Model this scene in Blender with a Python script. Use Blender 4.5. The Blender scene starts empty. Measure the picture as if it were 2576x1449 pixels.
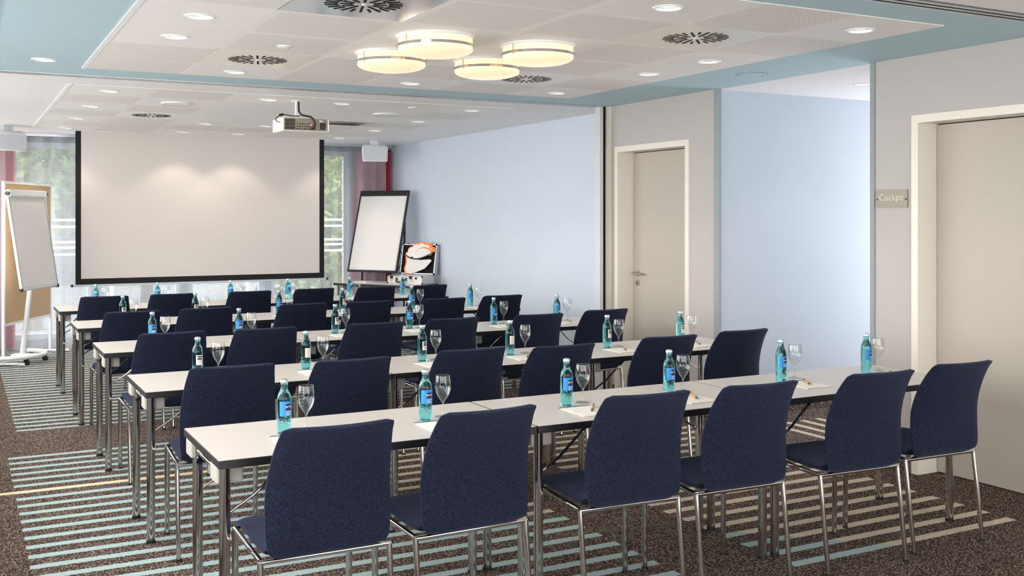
import bpy, bmesh, math, random
from mathutils import Vector, Matrix
random.seed(7)
PI = math.pi
sc = bpy.context.scene
C = sc.collection

# ------------------------------------------------------------------ camera, world, exposure
F_PX, HOR, YAW, CAM_H = 2610.0, 545.0, math.atan(1393 / 2610), 1.55
cam = bpy.data.cameras.new('camera')
cam.sensor_width = 36
cam.lens = F_PX / 2576 * 36
cam.shift_y = -(724.5 - HOR) / 2576
cam.clip_start = 0.05
cam_o = bpy.data.objects.new('camera', cam)
cam_o.location = (0, 0, CAM_H)
cam_o.rotation_euler = (PI / 2, 0, -YAW)
C.objects.link(cam_o)
sc.camera = cam_o

world = bpy.data.worlds.new('overcast_sky')
sc.world = world
world.use_nodes = True
bg = world.node_tree.nodes['Background']
bg.inputs[0].default_value = (1.0, 0.972, 0.955, 1)
bg.inputs[1].default_value = 8.0
sc.view_settings.view_transform = 'Standard'
sc.view_settings.look = 'None'
sc.view_settings.gamma = 1
sc.view_settings.use_curve_mapping = False
sc.view_settings.exposure = 0.28
SPOT_W, SPOT_FAR_W = 8.5, 10.0
try:
    sc.cycles.max_bounces = 10
    sc.cycles.diffuse_bounces = 5
    sc.cycles.transparent_max_bounces = 24
    sc.cycles.sample_clamp_indirect = 6
    sc.cycles.use_denoising = True
except Exception:
    pass


def portal(loc, rot, sx, sy):
    l = bpy.data.lights.new('window_portal', 'AREA')
    l.shape = 'RECTANGLE'
    l.size, l.size_y = sx, sy
    l.cycles.is_portal = True
    o = bpy.data.objects.new('window_portal', l)
    o.location, o.rotation_euler = loc, rot
    C.objects.link(o)


portal((2.4, 13.58, 1.25), (-PI / 2, 0, 0), 4.8, 2.4)
portal((2.4, -2.25, 1.25), (PI / 2, 0, 0), 5.0, 2.3)
portal((8.05, 5.47, 1.3), (0, PI / 2, 0), 2.2, 1.4)
for yy in (0.05, 2.95, 5.85, 8.75, 11.65):
    portal((-0.58, yy, 1.575), (0, -PI / 2, 0), 1.65, 2.7)


# ------------------------------------------------------------------ material helpers
def lin(r, g, b):
    f = lambda v: (v / 255 / 12.92) if v / 255 <= 0.04045 else ((v / 255 + 0.055) / 1.055) ** 2.4
    return (f(r), f(g), f(b), 1)


class NT:
    def __init__(s, name):
        s.m = bpy.data.materials.new(name)
        s.m.use_nodes = True
        s.t = s.m.node_tree
        s.b = s.t.nodes['Principled BSDF']
        s.out = s.t.nodes['Material Output']

    def n(s, typ, **kw):
        nd = s.t.nodes.new(typ)
        for k, v in kw.items():
            setattr(nd, k, v)
        return nd

    def put(s, sock, v):
        if isinstance(v, bpy.types.NodeSocket):
            s.t.links.new(v, sock)
        elif v is not None:
            sock.default_value = v

    def f(s, op, a, b=None, c=None):
        nd = s.n('ShaderNodeMath', operation=op)
        for i, v in enumerate((a, b, c)):
            s.put(nd.inputs[i], v)
        return nd.outputs[0]

    def mix(s, fac, a, b):
        nd = s.n('ShaderNodeMix', data_type='RGBA')
        s.put(nd.inputs[0], fac)
        s.put(nd.inputs[6], a)
        s.put(nd.inputs[7], b)
        return nd.outputs[2]

    def obj(s):
        return s.n('ShaderNodeTexCoord').outputs['Object']

    def xyz(s):
        sp = s.n('ShaderNodeSeparateXYZ')
        s.t.links.new(s.obj(), sp.inputs[0])
        return sp.outputs

    def noise(s, scale, detail=2, vec=None):
        nd = s.n('ShaderNodeTexNoise')
        nd.inputs['Scale'].default_value = scale
        nd.inputs['Detail'].default_value = detail
        s.t.links.new(vec or s.obj(), nd.inputs['Vector'])
        return nd.outputs[0]

    def bump(s, h, strength=0.2, dist=0.002):
        nd = s.n('ShaderNodeBump')
        nd.inputs['Strength'].default_value = strength
        nd.inputs['Distance'].default_value = dist
        s.put(nd.inputs['Height'], h)
        s.t.links.new(nd.outputs[0], s.b.inputs['Normal'])


def mat(name, col, rough=0.5, metal=0.0, emit=None, estr=0.0, spec=None, vary=0.0, vscale=6):
    k = NT(name)
    k.b.inputs['Roughness'].default_value = rough
    k.b.inputs['Metallic'].default_value = metal
    if spec is not None:
        k.b.inputs['Specular IOR Level'].default_value = spec
    if vary:
        n = k.noise(vscale, 4)
        k.put(k.b.inputs['Base Color'], k.mix(k.f('MULTIPLY', n, 1.0), tuple(c * (1 - vary) for c in col[:3]) + (1,),
                                              tuple(min(1, c * (1 + vary)) for c in col[:3]) + (1,)))
    else:
        k.b.inputs['Base Color'].default_value = col
    if emit:
        k.b.inputs['Emission Color'].default_value = emit
        k.b.inputs['Emission Strength'].default_value = estr
    return k.m


M = {}
M['soffit'] = mat('soffit_paint', lin(184, 212, 222), 0.6, vary=0.02)
M['soffit_white'] = mat('soffit_white_paint', lin(243, 242, 242), 0.6, vary=0.01)
M['tile'] = mat('ceiling_tile_white', lin(246, 244, 242), 0.55, vary=0.015)
M['wall'] = mat('wall_lamp_tint', lin(183, 180, 177), 0.65, vary=0.015, vscale=3)  # white wall with the warm lamp tint put into its colour
M['wall_far'] = mat('wall_daylight_tint', lin(208, 219, 232), 0.65, vary=0.015, vscale=3)  # white wall, the blue of the daylight is mixed into the colour
M['wall_cor'] = mat('corridor_daylight_tint', lin(186, 196, 208), 0.6, vary=0.015, vscale=3)  # corridor wall colour includes the bluish cast of the daylight
M['door'] = mat('door_cream', lin(181, 175, 165), 0.45, vary=0.01)
M['frame'] = mat('door_frame_cream', lin(228, 223, 212), 0.35)
M['bluegrey'] = mat('blue_grey_trim', lin(144, 154, 156), 0.5)
M['alu'] = mat('brushed_aluminium', lin(200, 204, 208), 0.3, 1.0)
M['steel'] = mat('satin_steel', lin(190, 184, 172), 0.32, 1.0)
M['chrome'] = mat('chrome', lin(206, 203, 200), 0.07, 1.0)
M['black'] = mat('black_plastic', lin(22, 22, 24), 0.45)
M['blackgap'] = mat('black_gap', lin(8, 8, 8), 0.9)
M['edge'] = mat('black_edge_band', lin(26, 25, 27), 0.4, vary=0.1)
M['laminate'] = mat('white_laminate', lin(206, 201, 196), 0.35, vary=0.01)
M['greyplastic'] = mat('grey_plastic', lin(208, 212, 218), 0.5)
M['white'] = mat('white_powder_coat', lin(238, 240, 242), 0.35)
M['paper'] = mat('white_paper', lin(236, 233, 230), 0.7)
M['screen'] = mat('screen_fabric', lin(224, 217, 212), 0.85)
M['screenblack'] = mat('screen_black_border', lin(20, 21, 24), 0.8)
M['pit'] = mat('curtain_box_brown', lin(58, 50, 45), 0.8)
M['bracket'] = mat('bracket_grey', lin(168, 165, 158), 0.5)
M['signsteel'] = mat('sign_steel', lin(150, 145, 132), 0.5, 0.4)
M['green'] = mat('dark_green_print', lin(70, 84, 62), 0.6)
M['kraft'] = mat('kraft_cardboard', lin(196, 154, 92), 0.7, vary=0.1, vscale=200)
M['pengreen'] = mat('green_pen_plastic', lin(40, 92, 48), 0.4)
M['cream_plastic'] = mat('projector_shell', lin(232, 228, 218), 0.4)
M['proj_grey'] = mat('projector_rear', lin(150, 143, 130), 0.5)
M['proj_dark'] = mat('projector_grille', lin(62, 58, 54), 0.6)
M['red'] = mat('red_plug', lin(200, 30, 30), 0.4)
M['orange'] = mat('orange_paper', lin(244, 140, 66), 0.7)
M['foam'] = mat('black_foam', lin(20, 18, 17), 0.95)
M['cap'] = mat('silver_cap', lin(205, 205, 208), 0.28, 1.0)
M['lbl_blue'] = mat('blue_label', lin(34, 130, 196), 0.5)
M['lbl_white'] = mat('white_label', lin(228, 222, 208), 0.5)
M['lbl_dark'] = mat('dark_purple_plate', lin(34, 24, 60), 0.5)
M['lbl_text'] = mat('label_text_white', lin(240, 240, 245), 0.5)
M['lbl_grey'] = mat('label_text_grey', lin(120, 124, 140), 0.5)
M['lamp_glass'] = mat('lamp_opal_glass', lin(226, 208, 184), 0.25, emit=(1, 0.74, 0.45, 1), estr=0.58)
M['bulb'] = mat('downlight_bulb', (1, 1, 1, 1), 0.3, emit=(1, 0.97, 0.92, 1), estr=1.15)
M['reflector'] = mat('downlight_reflector', lin(246, 246, 244), 0.2)
M['bark'] = mat('bark', lin(92, 80, 66), 0.9, vary=0.3)
M['pave'] = mat('pale_pavement', lin(196, 196, 195), 0.9, vary=0.06, vscale=2)
M['asphalt'] = mat('grey_asphalt', lin(112, 116, 118), 0.9, vary=0.12, vscale=1.5)
M['ground_bounce'] = mat('grey_bounce_ground', lin(172, 172, 170), 0.95, vary=0.1, vscale=3)  # unseen left ground, grey set to temper the light bounced upward


def leafmat(name, a, b):
    k = NT(name)
    n = k.noise(1.6, 3)
    col = k.mix(n, a, b)
    k.put(k.b.inputs['Base Color'], col)
    k.b.inputs['Roughness'].default_value = 0.6
    tr = k.n('ShaderNodeBsdfTranslucent')
    k.put(tr.inputs[0], col)
    mx = k.n('ShaderNodeMixShader')
    mx.inputs[0].default_value = 0.4
    k.t.links.new(k.b.outputs[0], mx.inputs[1])
    k.t.links.new(tr.outputs[0], mx.inputs[2])
    k.t.links.new(mx.outputs[0], k.out.inputs[0])
    return k.m


M['leaf'] = leafmat('leaf_green', lin(74, 96, 44), lin(122, 140, 76))
M['leaf2'] = leafmat('leaf_pale_green', lin(104, 124, 62), lin(150, 160, 96))


def fabric(name, a, b, scale=900):
    k = NT(name)
    v = k.n('ShaderNodeTexVoronoi')
    v.inputs['Scale'].default_value = scale
    k.t.links.new(k.obj(), v.inputs['Vector'])
    sp = k.n('ShaderNodeSeparateColor')
    k.t.links.new(v.outputs['Color'], sp.inputs[0])
    fac = k.f('POWER', sp.outputs[0], 3.5)
    k.put(k.b.inputs['Base Color'], k.mix(fac, a, b))
    k.b.inputs['Roughness'].default_value = 0.9
    k.b.inputs['Specular IOR Level'].default_value = 0.2
    k.b.inputs['Sheen Weight'].default_value = 0.12
    k.b.inputs['Sheen Tint'].default_value = (0.5, 0.6, 1, 1)
    k.bump(v.outputs['Distance'], 0.5, 0.0012)
    return k.m


M['navy'] = fabric('navy_wool', lin(5, 6, 12), lin(46, 57, 91), 800)


def perforated():
    k = NT('perforated_tile')
    x, y, _ = k.xyz()
    p = 0.01525
    fx = k.f('SUBTRACT', k.f('FRACT', k.f('DIVIDE', k.f('ADD', x, 2.0), p)), 0.5)
    fy = k.f('SUBTRACT', k.f('FRACT', k.f('DIVIDE', k.f('ADD', y, 2.0), p)), 0.5)
    d = k.f('SQRT', k.f('ADD', k.f('MULTIPLY', fx, fx), k.f('MULTIPLY', fy, fy)))
    hole = k.f('LESS_THAN', d, 0.2)
    inside = k.f('MULTIPLY', k.f('LESS_THAN', k.f('ABSOLUTE', x), 0.283), k.f('LESS_THAN', k.f('ABSOLUTE', y), 0.283))
    k.put(k.b.inputs['Base Color'], k.mix(k.f('MULTIPLY', hole, inside), lin(245, 242, 238), lin(140, 136, 130)))
    k.b.inputs['Roughness'].default_value = 0.6
    return k.m


M['perf'] = perforated()


def carpet():
    k = NT('striped_carpet')
    x, y, _ = k.xyz()
    P = 0.1553
    wob = k.f('MULTIPLY', k.f('SUBTRACT', k.noise(90, 1), 0.5), 0.012)
    yw = k.f('ADD', y, wob)
    xw = k.f('ADD', x, wob)

    def rng(v, a, b):
        return k.f('MULTIPLY', k.f('GREATER_THAN', v, a), k.f('LESS_THAN', v, b))

    def stripes(v, off):
        fr = k.f('SUBTRACT', k.f('FRACT', k.f('DIVIDE', k.f('SUBTRACT', v, off - 20.5 * P), P)), 0.5)
        return k.f('LESS_THAN', k.f('ABSOLUTE', fr), 0.185)

    sy = stripes(yw, 3.645)
    sx = stripes(xw, 5.355)
    A = k.f('MULTIPLY', rng(xw, 0.28, 2.765), rng(y, 2.95, 7.46))
    B = k.f('MULTIPLY', rng(xw, 3.27, 4.77), rng(y, 3.42, 7.46))
    Cc = k.f('MULTIPLY', rng(xw, 0.37, 4.77), rng(y, 8.28, 13.3))
    D = k.f('MULTIPLY', k.f('MULTIPLY', rng(x, 5.28, 7.6), rng(y, 4.9, 5.93)), sx)
    m = k.f('MULTIPLY', k.f('MAXIMUM', k.f('MAXIMUM', A, B), Cc), sy)
    m = k.f('MAXIMUM', m, D)
    sumxy = k.f('ADD', x, y)
    cream = k.f('MULTIPLY', k.f('GREATER_THAN', sumxy, 7.36), k.f('GREATER_THAN', x, 1.85))
    cream = k.f('MULTIPLY', cream, k.f('LESS_THAN', y, 8.0))
    line = k.f('MULTIPLY', rng(yw, 6.425, 6.475), k.f('LESS_THAN', x, 1.9))
    vo = k.n('ShaderNodeTexVoronoi')
    vo.inputs['Scale'].default_value = 105
    k.t.links.new(k.obj(), vo.inputs['Vector'])
    fleck = k.f('LESS_THAN', vo.outputs['Distance'], 0.40)
    ln = k.noise(260, 2)
    base = k.mix(k.f('MULTIPLY', fleck, 0.8), k.mix(ln, lin(46, 36, 32), lin(72, 59, 53)), lin(160, 144, 131))
    cy = k.mix(k.f('MULTIPLY', fleck, 0.3), lin(158, 180, 180), lin(188, 206, 204))
    cr = k.mix(k.f('MULTIPLY', fleck, 0.5), lin(206, 194, 174), lin(150, 132, 116))
    col = k.mix(m, base, k.mix(cream, cy, cr))
    col = k.mix(line, col, lin(216, 200, 160))
    k.put(k.b.inputs['Base Color'], col)
    k.b.inputs['Roughness'].default_value = 0.95
    k.b.inputs['Specular IOR Level'].default_value = 0.15
    k.bump(vo.outputs['Distance'], 0.6, 0.003)
    return k.m


M['carpet'] = carpet()


def skirting():
    k = NT('carpet_skirting')
    v = k.n('ShaderNodeTexVoronoi')
    v.inputs['Scale'].default_value = 90
    k.t.links.new(k.obj(), v.inputs['Vector'])
    k.put(k.b.inputs['Base Color'], k.mix(k.f('LESS_THAN', v.outputs['Distance'], 0.3), lin(66, 52, 46), lin(190, 176, 160)))
    k.b.inputs['Roughness'].default_value = 0.95
    return k.m


M['skirt'] = skirting()


def cork():
    k = NT('cork')
    k.put(k.b.inputs['Base Color'], k.mix(k.noise(140, 4), lin(196, 162, 122), lin(224, 194, 154)))
    k.b.inputs['Roughness'].default_value = 0.9
    return k.m


M['cork'] = cork()


def sheer():
    k = NT('sheer_dotted_fabric')
    x, y, z = k.xyz()
    p = 0.014
    row = k.f('MULTIPLY', k.f('FLOOR', k.f('DIVIDE', k.f('ADD', z, 9.0), p)), 0.5)
    fx = k.f('SUBTRACT', k.f('FRACT', k.f('ADD', k.f('DIVIDE', k.f('ADD', x, 9.0), p), row)), 0.5)
    fz = k.f('SUBTRACT', k.f('FRACT', k.f('DIVIDE', k.f('ADD', z, 9.0), p)), 0.5)
    d = k.f('SQRT', k.f('ADD', k.f('MULTIPLY', fx, fx), k.f('MULTIPLY', fz, fz)))
    hole = k.f('LESS_THAN', d, 0.36)
    fac = k.f('ADD', k.f('MULTIPLY', hole, 0.40), 0.34)
    tr = k.n('ShaderNodeBsdfTransparent')
    tl = k.n('ShaderNodeBsdfTranslucent')
    tl.inputs[0].default_value = lin(196, 204, 216)
    df = k.n('ShaderNodeBsdfDiffuse')
    df.inputs[0].default_value = lin(226, 232, 238)
    a = k.n('ShaderNodeMixShader')
    a.inputs[0].default_value = 0.5
    k.t.links.new(df.outputs[0], a.inputs[1])
    k.t.links.new(tl.outputs[0], a.inputs[2])
    b = k.n('ShaderNodeMixShader')
    k.put(b.inputs[0], fac)
    k.t.links.new(a.outputs[0], b.inputs[1])
    k.t.links.new(tr.outputs[0], b.inputs[2])
    k.t.links.new(b.outputs[0], k.out.inputs[0])
    return k.m


M['sheer'] = sheer()


def drape():
    k = NT('burgundy_drape')
    n = k.noise(14, 2)
    col = k.mix(n, lin(176, 18, 42), lin(184, 44, 76))
    k.put(k.b.inputs['Base Color'], col)
    k.b.inputs['Roughness'].default_value = 0.85
    tl = k.n('ShaderNodeBsdfTranslucent')
    k.put(tl.inputs[0], col)
    mx = k.n('ShaderNodeMixShader')
    mx.inputs[0].default_value = 0.1
    k.t.links.new(k.b.outputs[0], mx.inputs[1])
    k.t.links.new(tl.outputs[0], mx.inputs[2])
    k.t.links.new(mx.outputs[0], k.out.inputs[0])
    return k.m


M['drape'] = drape()


def thin_glass(name, tint, ior=4.0, gain=1.0):
    k = NT(name)
    lw_ = k.n('ShaderNodeLayerWeight')
    lw_.inputs[0].default_value = 0.5
    fac_ = k.f('ADD', k.f('MULTIPLY', k.f('POWER', lw_.outputs['Facing'], ior), gain), 0.06)
    tr = k.n('ShaderNodeBsdfTransparent')
    tr.inputs[0].default_value = tint
    gl = k.n('ShaderNodeBsdfGlossy')
    gl.inputs['Roughness'].default_value = 0.02
    mx = k.n('ShaderNodeMixShader')
    k.put(mx.inputs[0], k.f('MINIMUM', fac_, 1.0))
    k.t.links.new(tr.outputs[0], mx.inputs[1])
    k.t.links.new(gl.outputs[0], mx.inputs[2])
    k.t.links.new(mx.outputs[0], k.out.inputs[0])
    return k.m


M['wineglass'] = thin_glass('clear_wine_glass', (0.94, 0.95, 0.95, 1), 2.4, 0.9)
M['pane'] = thin_glass('window_pane', (0.96, 0.96, 0.96, 1), 5.0, 0.9)


def bottle_glass():
    k = NT('teal_bottle_glass')
    x, y, z = k.xyz()
    k.b.inputs['Base Color'].default_value = (0.26, 0.84, 0.89, 1)
    k.b.inputs['Roughness'].default_value = 0.02
    k.b.inputs['IOR'].default_value = 1.33
    k.b.inputs['Transmission Weight'].default_value = 1.0
    low = k.f('LESS_THAN', z, 0.062)
    w = k.n('ShaderNodeTexWave')
    w.inputs['Scale'].default_value = 30
    w.inputs['Distortion'].default_value = 5
    w.inputs['Detail Scale'].default_value = 2
    k.t.links.new(k.obj(), w.inputs['Vector'])
    k.bump(k.f('MULTIPLY', w.outputs['Fac'], low), 0.5, 0.003)
    return k.m


M['bottle'] = bottle_glass()

# polished stainless sheet for the first vent
M['mirror'] = mat('polished_steel_sheet', lin(225, 228, 230), 0.16, 1.0)
M['ventpanel'] = mat('satin_vent_panel', lin(236, 232, 220), 0.22, 0.0, spec=0.8)


# ------------------------------------------------------------------ geometry helpers
class MB:
    def __init__(s):
        s.bm = bmesh.new()

    def poly(s, pts):
        vs = [s.bm.verts.new(p) for p in pts]
        s.bm.faces.new(vs)
        return s

    def box(s, x0, x1, y0, y1, z0, z1, bev=0.0, seg=2, xf=None):
        b = bmesh.new()
        vs = [b.verts.new((x, y, z)) for z in (z0, z1) for (x, y) in ((x0, y0), (x1, y0), (x1, y1), (x0, y1))]
        for q in ((3, 2, 1, 0), (4, 5, 6, 7), (0, 1, 5, 4), (1, 2, 6, 5), (2, 3, 7, 6), (3, 0, 4, 7)):
            b.faces.new([vs[i] for i in q])
        if bev:
            bmesh.ops.bevel(b, geom=b.edges[:], offset=bev, segments=seg, affect='EDGES', profile=0.5)
        if xf:
            bmesh.ops.transform(b, matrix=xf, verts=b.verts[:])
        s.join(b)
        return s

    def join(s, b):
        me = bpy.data.meshes.new('tmp')
        b.to_mesh(me)
        b.free()
        s.bm.from_mesh(me)
        bpy.data.meshes.remove(me)

    def tube(s, pts, r, n=12, cap=True, closed=False):
        pts = [Vector(p) for p in pts]
        rings = []
        up = None
        L = len(pts)
        for i, p in enumerate(pts):
            if closed:
                d = pts[(i + 1) % L] - pts[i - 1]
            elif i == 0:
                d = pts[1] - p
            elif i == L - 1:
                d = p - pts[i - 1]
            else:
                d = (pts[i + 1] - p).normalized() + (p - pts[i - 1]).normalized()
            d.normalize()
            if up is None:
                up = Vector((0, 0, 1)) if abs(d.z) < 0.9 else Vector((0, 1, 0))
            a = d.cross(up).normalized()
            b = a.cross(d).normalized()
            up = b
            sc_ = 1.0
            if 0 < i < L - 1 and not closed:
                co = (pts[i + 1] - p).normalized().dot((p - pts[i - 1]).normalized())
                sc_ = 1 / max(0.6, math.sqrt((1 + co) / 2))
            rr = r[i] if isinstance(r, (list, tuple)) else r
            rings.append([s.bm.verts.new(p + (a * math.cos(t) + b * math.sin(t)) * rr) for t in (2 * PI * j / n for j in range(n))])
        m = L if closed else L - 1
        for i in range(m):
            A, B = rings[i], rings[(i + 1) % L]
            for j in range(n):
                s.bm.faces.new((A[j], A[(j + 1) % n], B[(j + 1) % n], B[j]))
        if cap and not closed:
            s.bm.faces.new(list(reversed(rings[0])))
            s.bm.faces.new(rings[-1])
        return s

    def lathe(s, prof, n=24, cap=True, c=(0, 0, 0)):
        rings = []
        for r, z in prof:
            if r < 1e-6:
                rings.append([s.bm.verts.new((c[0], c[1], c[2] + z))])
            else:
                rings.append([s.bm.verts.new((c[0] + r * math.cos(2 * PI * j / n), c[1] + r * math.sin(2 * PI * j / n), c[2] + z)) for j in range(n)])
        for A, B in zip(rings, rings[1:]):
            for j in range(n):
                k = (j + 1) % n
                if len(A) == 1 and len(B) == 1:
                    continue
                if len(A) == 1:
                    s.bm.faces.new((A[0], B[k], B[j]))
                elif len(B) == 1:
                    s.bm.faces.new((A[j], A[k], B[0]))
                else:
                    s.bm.faces.new((A[j], A[k], B[k], B[j]))
        if cap:
            if len(rings[0]) > 1:
                s.bm.faces.new(list(reversed(rings[0])))
            if len(rings[-1]) > 1:
                s.bm.faces.new(rings[-1])
        return s

    def loft(s, rings, cap=True):
        R = [[s.bm.verts.new(p) for p in r] for r in rings]
        n = len(R[0])
        for A, B in zip(R, R[1:]):
            for j in range(n):
                s.bm.faces.new((A[j], A[(j + 1) % n], B[(j + 1) % n], B[j]))
        if cap:
            s.bm.faces.new(list(reversed(R[0])))
            s.bm.faces.new(R[-1])
        return s

    def grid(s, fn, nu, nv):
        V = [[s.bm.verts.new(fn(i / nu, j / nv)) for j in range(nv + 1)] for i in range(nu + 1)]
        for i in range(nu):
            for j in range(nv):
                s.bm.faces.new((V[i][j], V[i + 1][j], V[i + 1][j + 1], V[i][j + 1]))
        return s

    def prism(s, pts, z0, z1):
        """2D outline in xy extruded from z0 to z1"""
        n = len(pts)
        a = [s.bm.verts.new((p[0], p[1], z0)) for p in pts]
        b = [s.bm.verts.new((p[0], p[1], z1)) for p in pts]
        s.bm.faces.new(list(reversed(a)))
        s.bm.faces.new(b)
        for j in range(n):
            s.bm.faces.new((a[j], a[(j + 1) % n], b[(j + 1) % n], b[j]))
        return s

    def xf(s, m):
        bmesh.ops.transform(s.bm, matrix=m, verts=s.bm.verts[:])
        return s

    def mesh(s, name, m, smooth=False):
        bmesh.ops.recalc_face_normals(s.bm, faces=s.bm.faces[:])
        me = bpy.data.meshes.new(name)
        s.bm.to_mesh(me)
        s.bm.free()
        me.materials.append(M[m] if isinstance(m, str) else m)
        if smooth:
            for p in me.polygons:
                p.use_smooth = True
            try:
                me.set_sharp_from_angle(angle=math.radians(38))
            except Exception:
                pass
        return me

    def build(s, name, m, parent=None, smooth=False):
        return link(name, s.mesh(name, m, smooth), parent)


def link(name, me, parent=None, loc=None, rot=None):
    o = bpy.data.objects.new(name, me)
    C.objects.link(o)
    if parent:
        o.parent = parent
    if loc:
        o.location = loc
    if rot:
        o.rotation_euler = rot
    return o


def tag(o, label=None, cat=None, group=None, kind=None):
    if label:
        o['label'] = label
    if cat:
        o['category'] = cat
    if group:
        o['group'] = group
    if kind:
        o['kind'] = kind
    return o


def thing(name, label, cat, loc=(0, 0, 0), rotz=0, group=None):
    o = link(name, None, None, loc, (0, 0, rotz))
    return tag(o, label, cat, group)


def struct(o):
    o['kind'] = 'structure'
    return o


def copy_tree(o, parent=None):
    c = o.copy()
    C.objects.link(c)
    c.parent = parent
    for ch in list(o.children):
        copy_tree(ch, c)
    return c


def text_mesh(s, size, extrude=0.0, bold=0.0):
    cu = bpy.data.curves.new('lettering', 'FONT')
    cu.body = s
    cu.size = size
    cu.extrude = extrude
    cu.offset = bold
    cu.align_x = 'CENTER'
    cu.align_y = 'CENTER'
    cu.resolution_u = 3
    o = bpy.data.objects.new('lettering', cu)
    C.objects.link(o)
    dg = bpy.context.evaluated_depsgraph_get()
    me = bpy.data.meshes.new_from_object(o.evaluated_get(dg))
    bpy.data.objects.remove(o)
    bpy.data.curves.remove(cu)
    me.materials.clear()
    return me


ORD = ['first', 'second', 'third', 'fourth', 'fifth', 'sixth', 'seventh']

# ------------------------------------------------------------------ the setting
CZ, TZ = 2.52, 2.516           # soffit height, underside of the ceiling tiles
WX = 5.09                      # right wall of the near bay
FX = 5.28                      # right wall of the far bay
YB, YF = -2.2, 13.6            # back wall, window wall
struct(MB().box(-0.55, 8.2, YB - 0.2, YF + 0.1, -0.1, 0).build('floor', 'carpet'))

# grids of the two tile fields
XS = [0.735, 1.3155, 1.942, 2.5795, 3.206, 3.833, 4.409]
YS = [3.607, 4.172, 4.799, 5.4365, 6.0735, 6.690, 7.266]
YSF = [8.19, 8.807, 9.424, 10.051, 10.678, 11.305, 11.92, 12.507]


def bay(m, x0, x1, y0, y1, fx0, fx1, fy0, fy1):
    m.box(x0, x1, y0, y1, CZ + 0.045, CZ + 0.1)
    m.box(x0, fx0, y0, y1, CZ, CZ + 0.05)
    m.box(fx1, x1, y0, y1, CZ, CZ + 0.05)
    m.box(fx0, fx1, y0, fy0, CZ, CZ + 0.05)
    m.box(fx0, fx1, fy1, y1, CZ, CZ + 0.05)


# ceiling in three bays
near = MB()
bay(near, 0.205, WX + 0.02, 3.36, 7.66, XS[0] - 0.03, XS[-1] + 0.002, YS[0] - 0.002, YS[-1] + 0.002)
near.box(-0.55, 0.205, 6.37, 7.66, CZ, CZ + 0.1)
ceil_near = struct(near.build('ceiling', 'soffit'))
MB().box(0.19, 0.205, 3.36, 6.37, CZ, CZ + 0.36).build('curtain_box_side', 'soffit', ceil_near)
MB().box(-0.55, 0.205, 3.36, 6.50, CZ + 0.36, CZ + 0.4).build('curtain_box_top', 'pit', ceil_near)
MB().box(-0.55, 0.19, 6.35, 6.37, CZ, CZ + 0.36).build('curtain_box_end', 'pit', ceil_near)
MB().tube([(0.05, 3.4, CZ + 0.3), (0.05, 6.3, CZ + 0.3)], 0.02).build('curtain_rail', 'black', ceil_near)
far = MB()
bay(far, -0.55, FX + 0.1, 7.74, YF, XS[0] - 0.03, XS[-1] + 0.002, YSF[0] - 0.002, YSF[-1] + 0.002)
ceil_far = struct(far.build('ceiling', 'soffit_white'))
back = MB()
back.box(-0.55, WX + 0.02, YB, 3.22, CZ, CZ + 0.1)
ceil_back = struct(back.build('ceiling', 'soffit_white'))
struct(MB().box(WX + 0.02, 8.2, 4.55, 6.4, CZ, CZ + 0.1).build('ceiling', 'soffit_white'))


# partition tracks in the ceiling
def track(y, name_n, x1):
    m = MB()
    for dy in (-0.045, 0.0, 0.045):
        m.box(-0.55, x1, y + dy - 0.012, y + dy + 0.012, CZ - 0.006, CZ + 0.05)
    m.box(-0.55, x1, y - 0.08, y + 0.08, CZ + 0.03, CZ + 0.1)
    return struct(m.build('trim_%d' % name_n, 'alu'))


track(7.70, 1, 5.05)
track(3.29, 2, WX)

# hung ceiling tiles
tile_cache = {}


def tile(x0, x1, y0, y1, kind, parent):
    w, h = x1 - x0, y1 - y0
    key = (round(w, 2), round(h, 2), kind)
    if key not in tile_cache:
        m = MB()
        g = 0.002
        a, b = w / 2 - g, h / 2 - g
        if kind == 'hole':
            n = 32
            R = 0.062
            ci, sq, st = [], [], []
            for j in range(n):
                t = 2 * PI * j / n
                cx, sy = math.cos(t), math.sin(t)
                k = max(abs(cx), abs(sy))
                ci.append((R * cx, R * sy))
                sq.append((a * cx / k, b * sy / k))
            V = lambda p, z: m.bm.verts.new((p[0], p[1], z))
            c0 = [V(p, 0) for p in ci]
            s0 = [V(p, 0) for p in sq]
            s1 = [V(p, 0.03) for p in sq]
            c1 = [V(p, 0.03) for p in ci]
            for j in range(n):
                q = (j + 1) % n
                m.bm.faces.new((c0[j], c0[q], s0[q], s0[j]))
                m.bm.faces.new((s0[j], s0[q], s1[q], s1[j]))
                m.bm.faces.new((c0[j], c0[q], c1[q], c1[j]))
        else:
            m.box(-a, a, -b, b, 0, 0.03)
        tile_cache[key] = m.mesh('ceiling_tile', 'perf' if kind == 'perf' else 'tile')
    return link('ceiling_tile', tile_cache[key], parent, ((x0 + x1) / 2, (y0 + y1) / 2, TZ))


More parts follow.
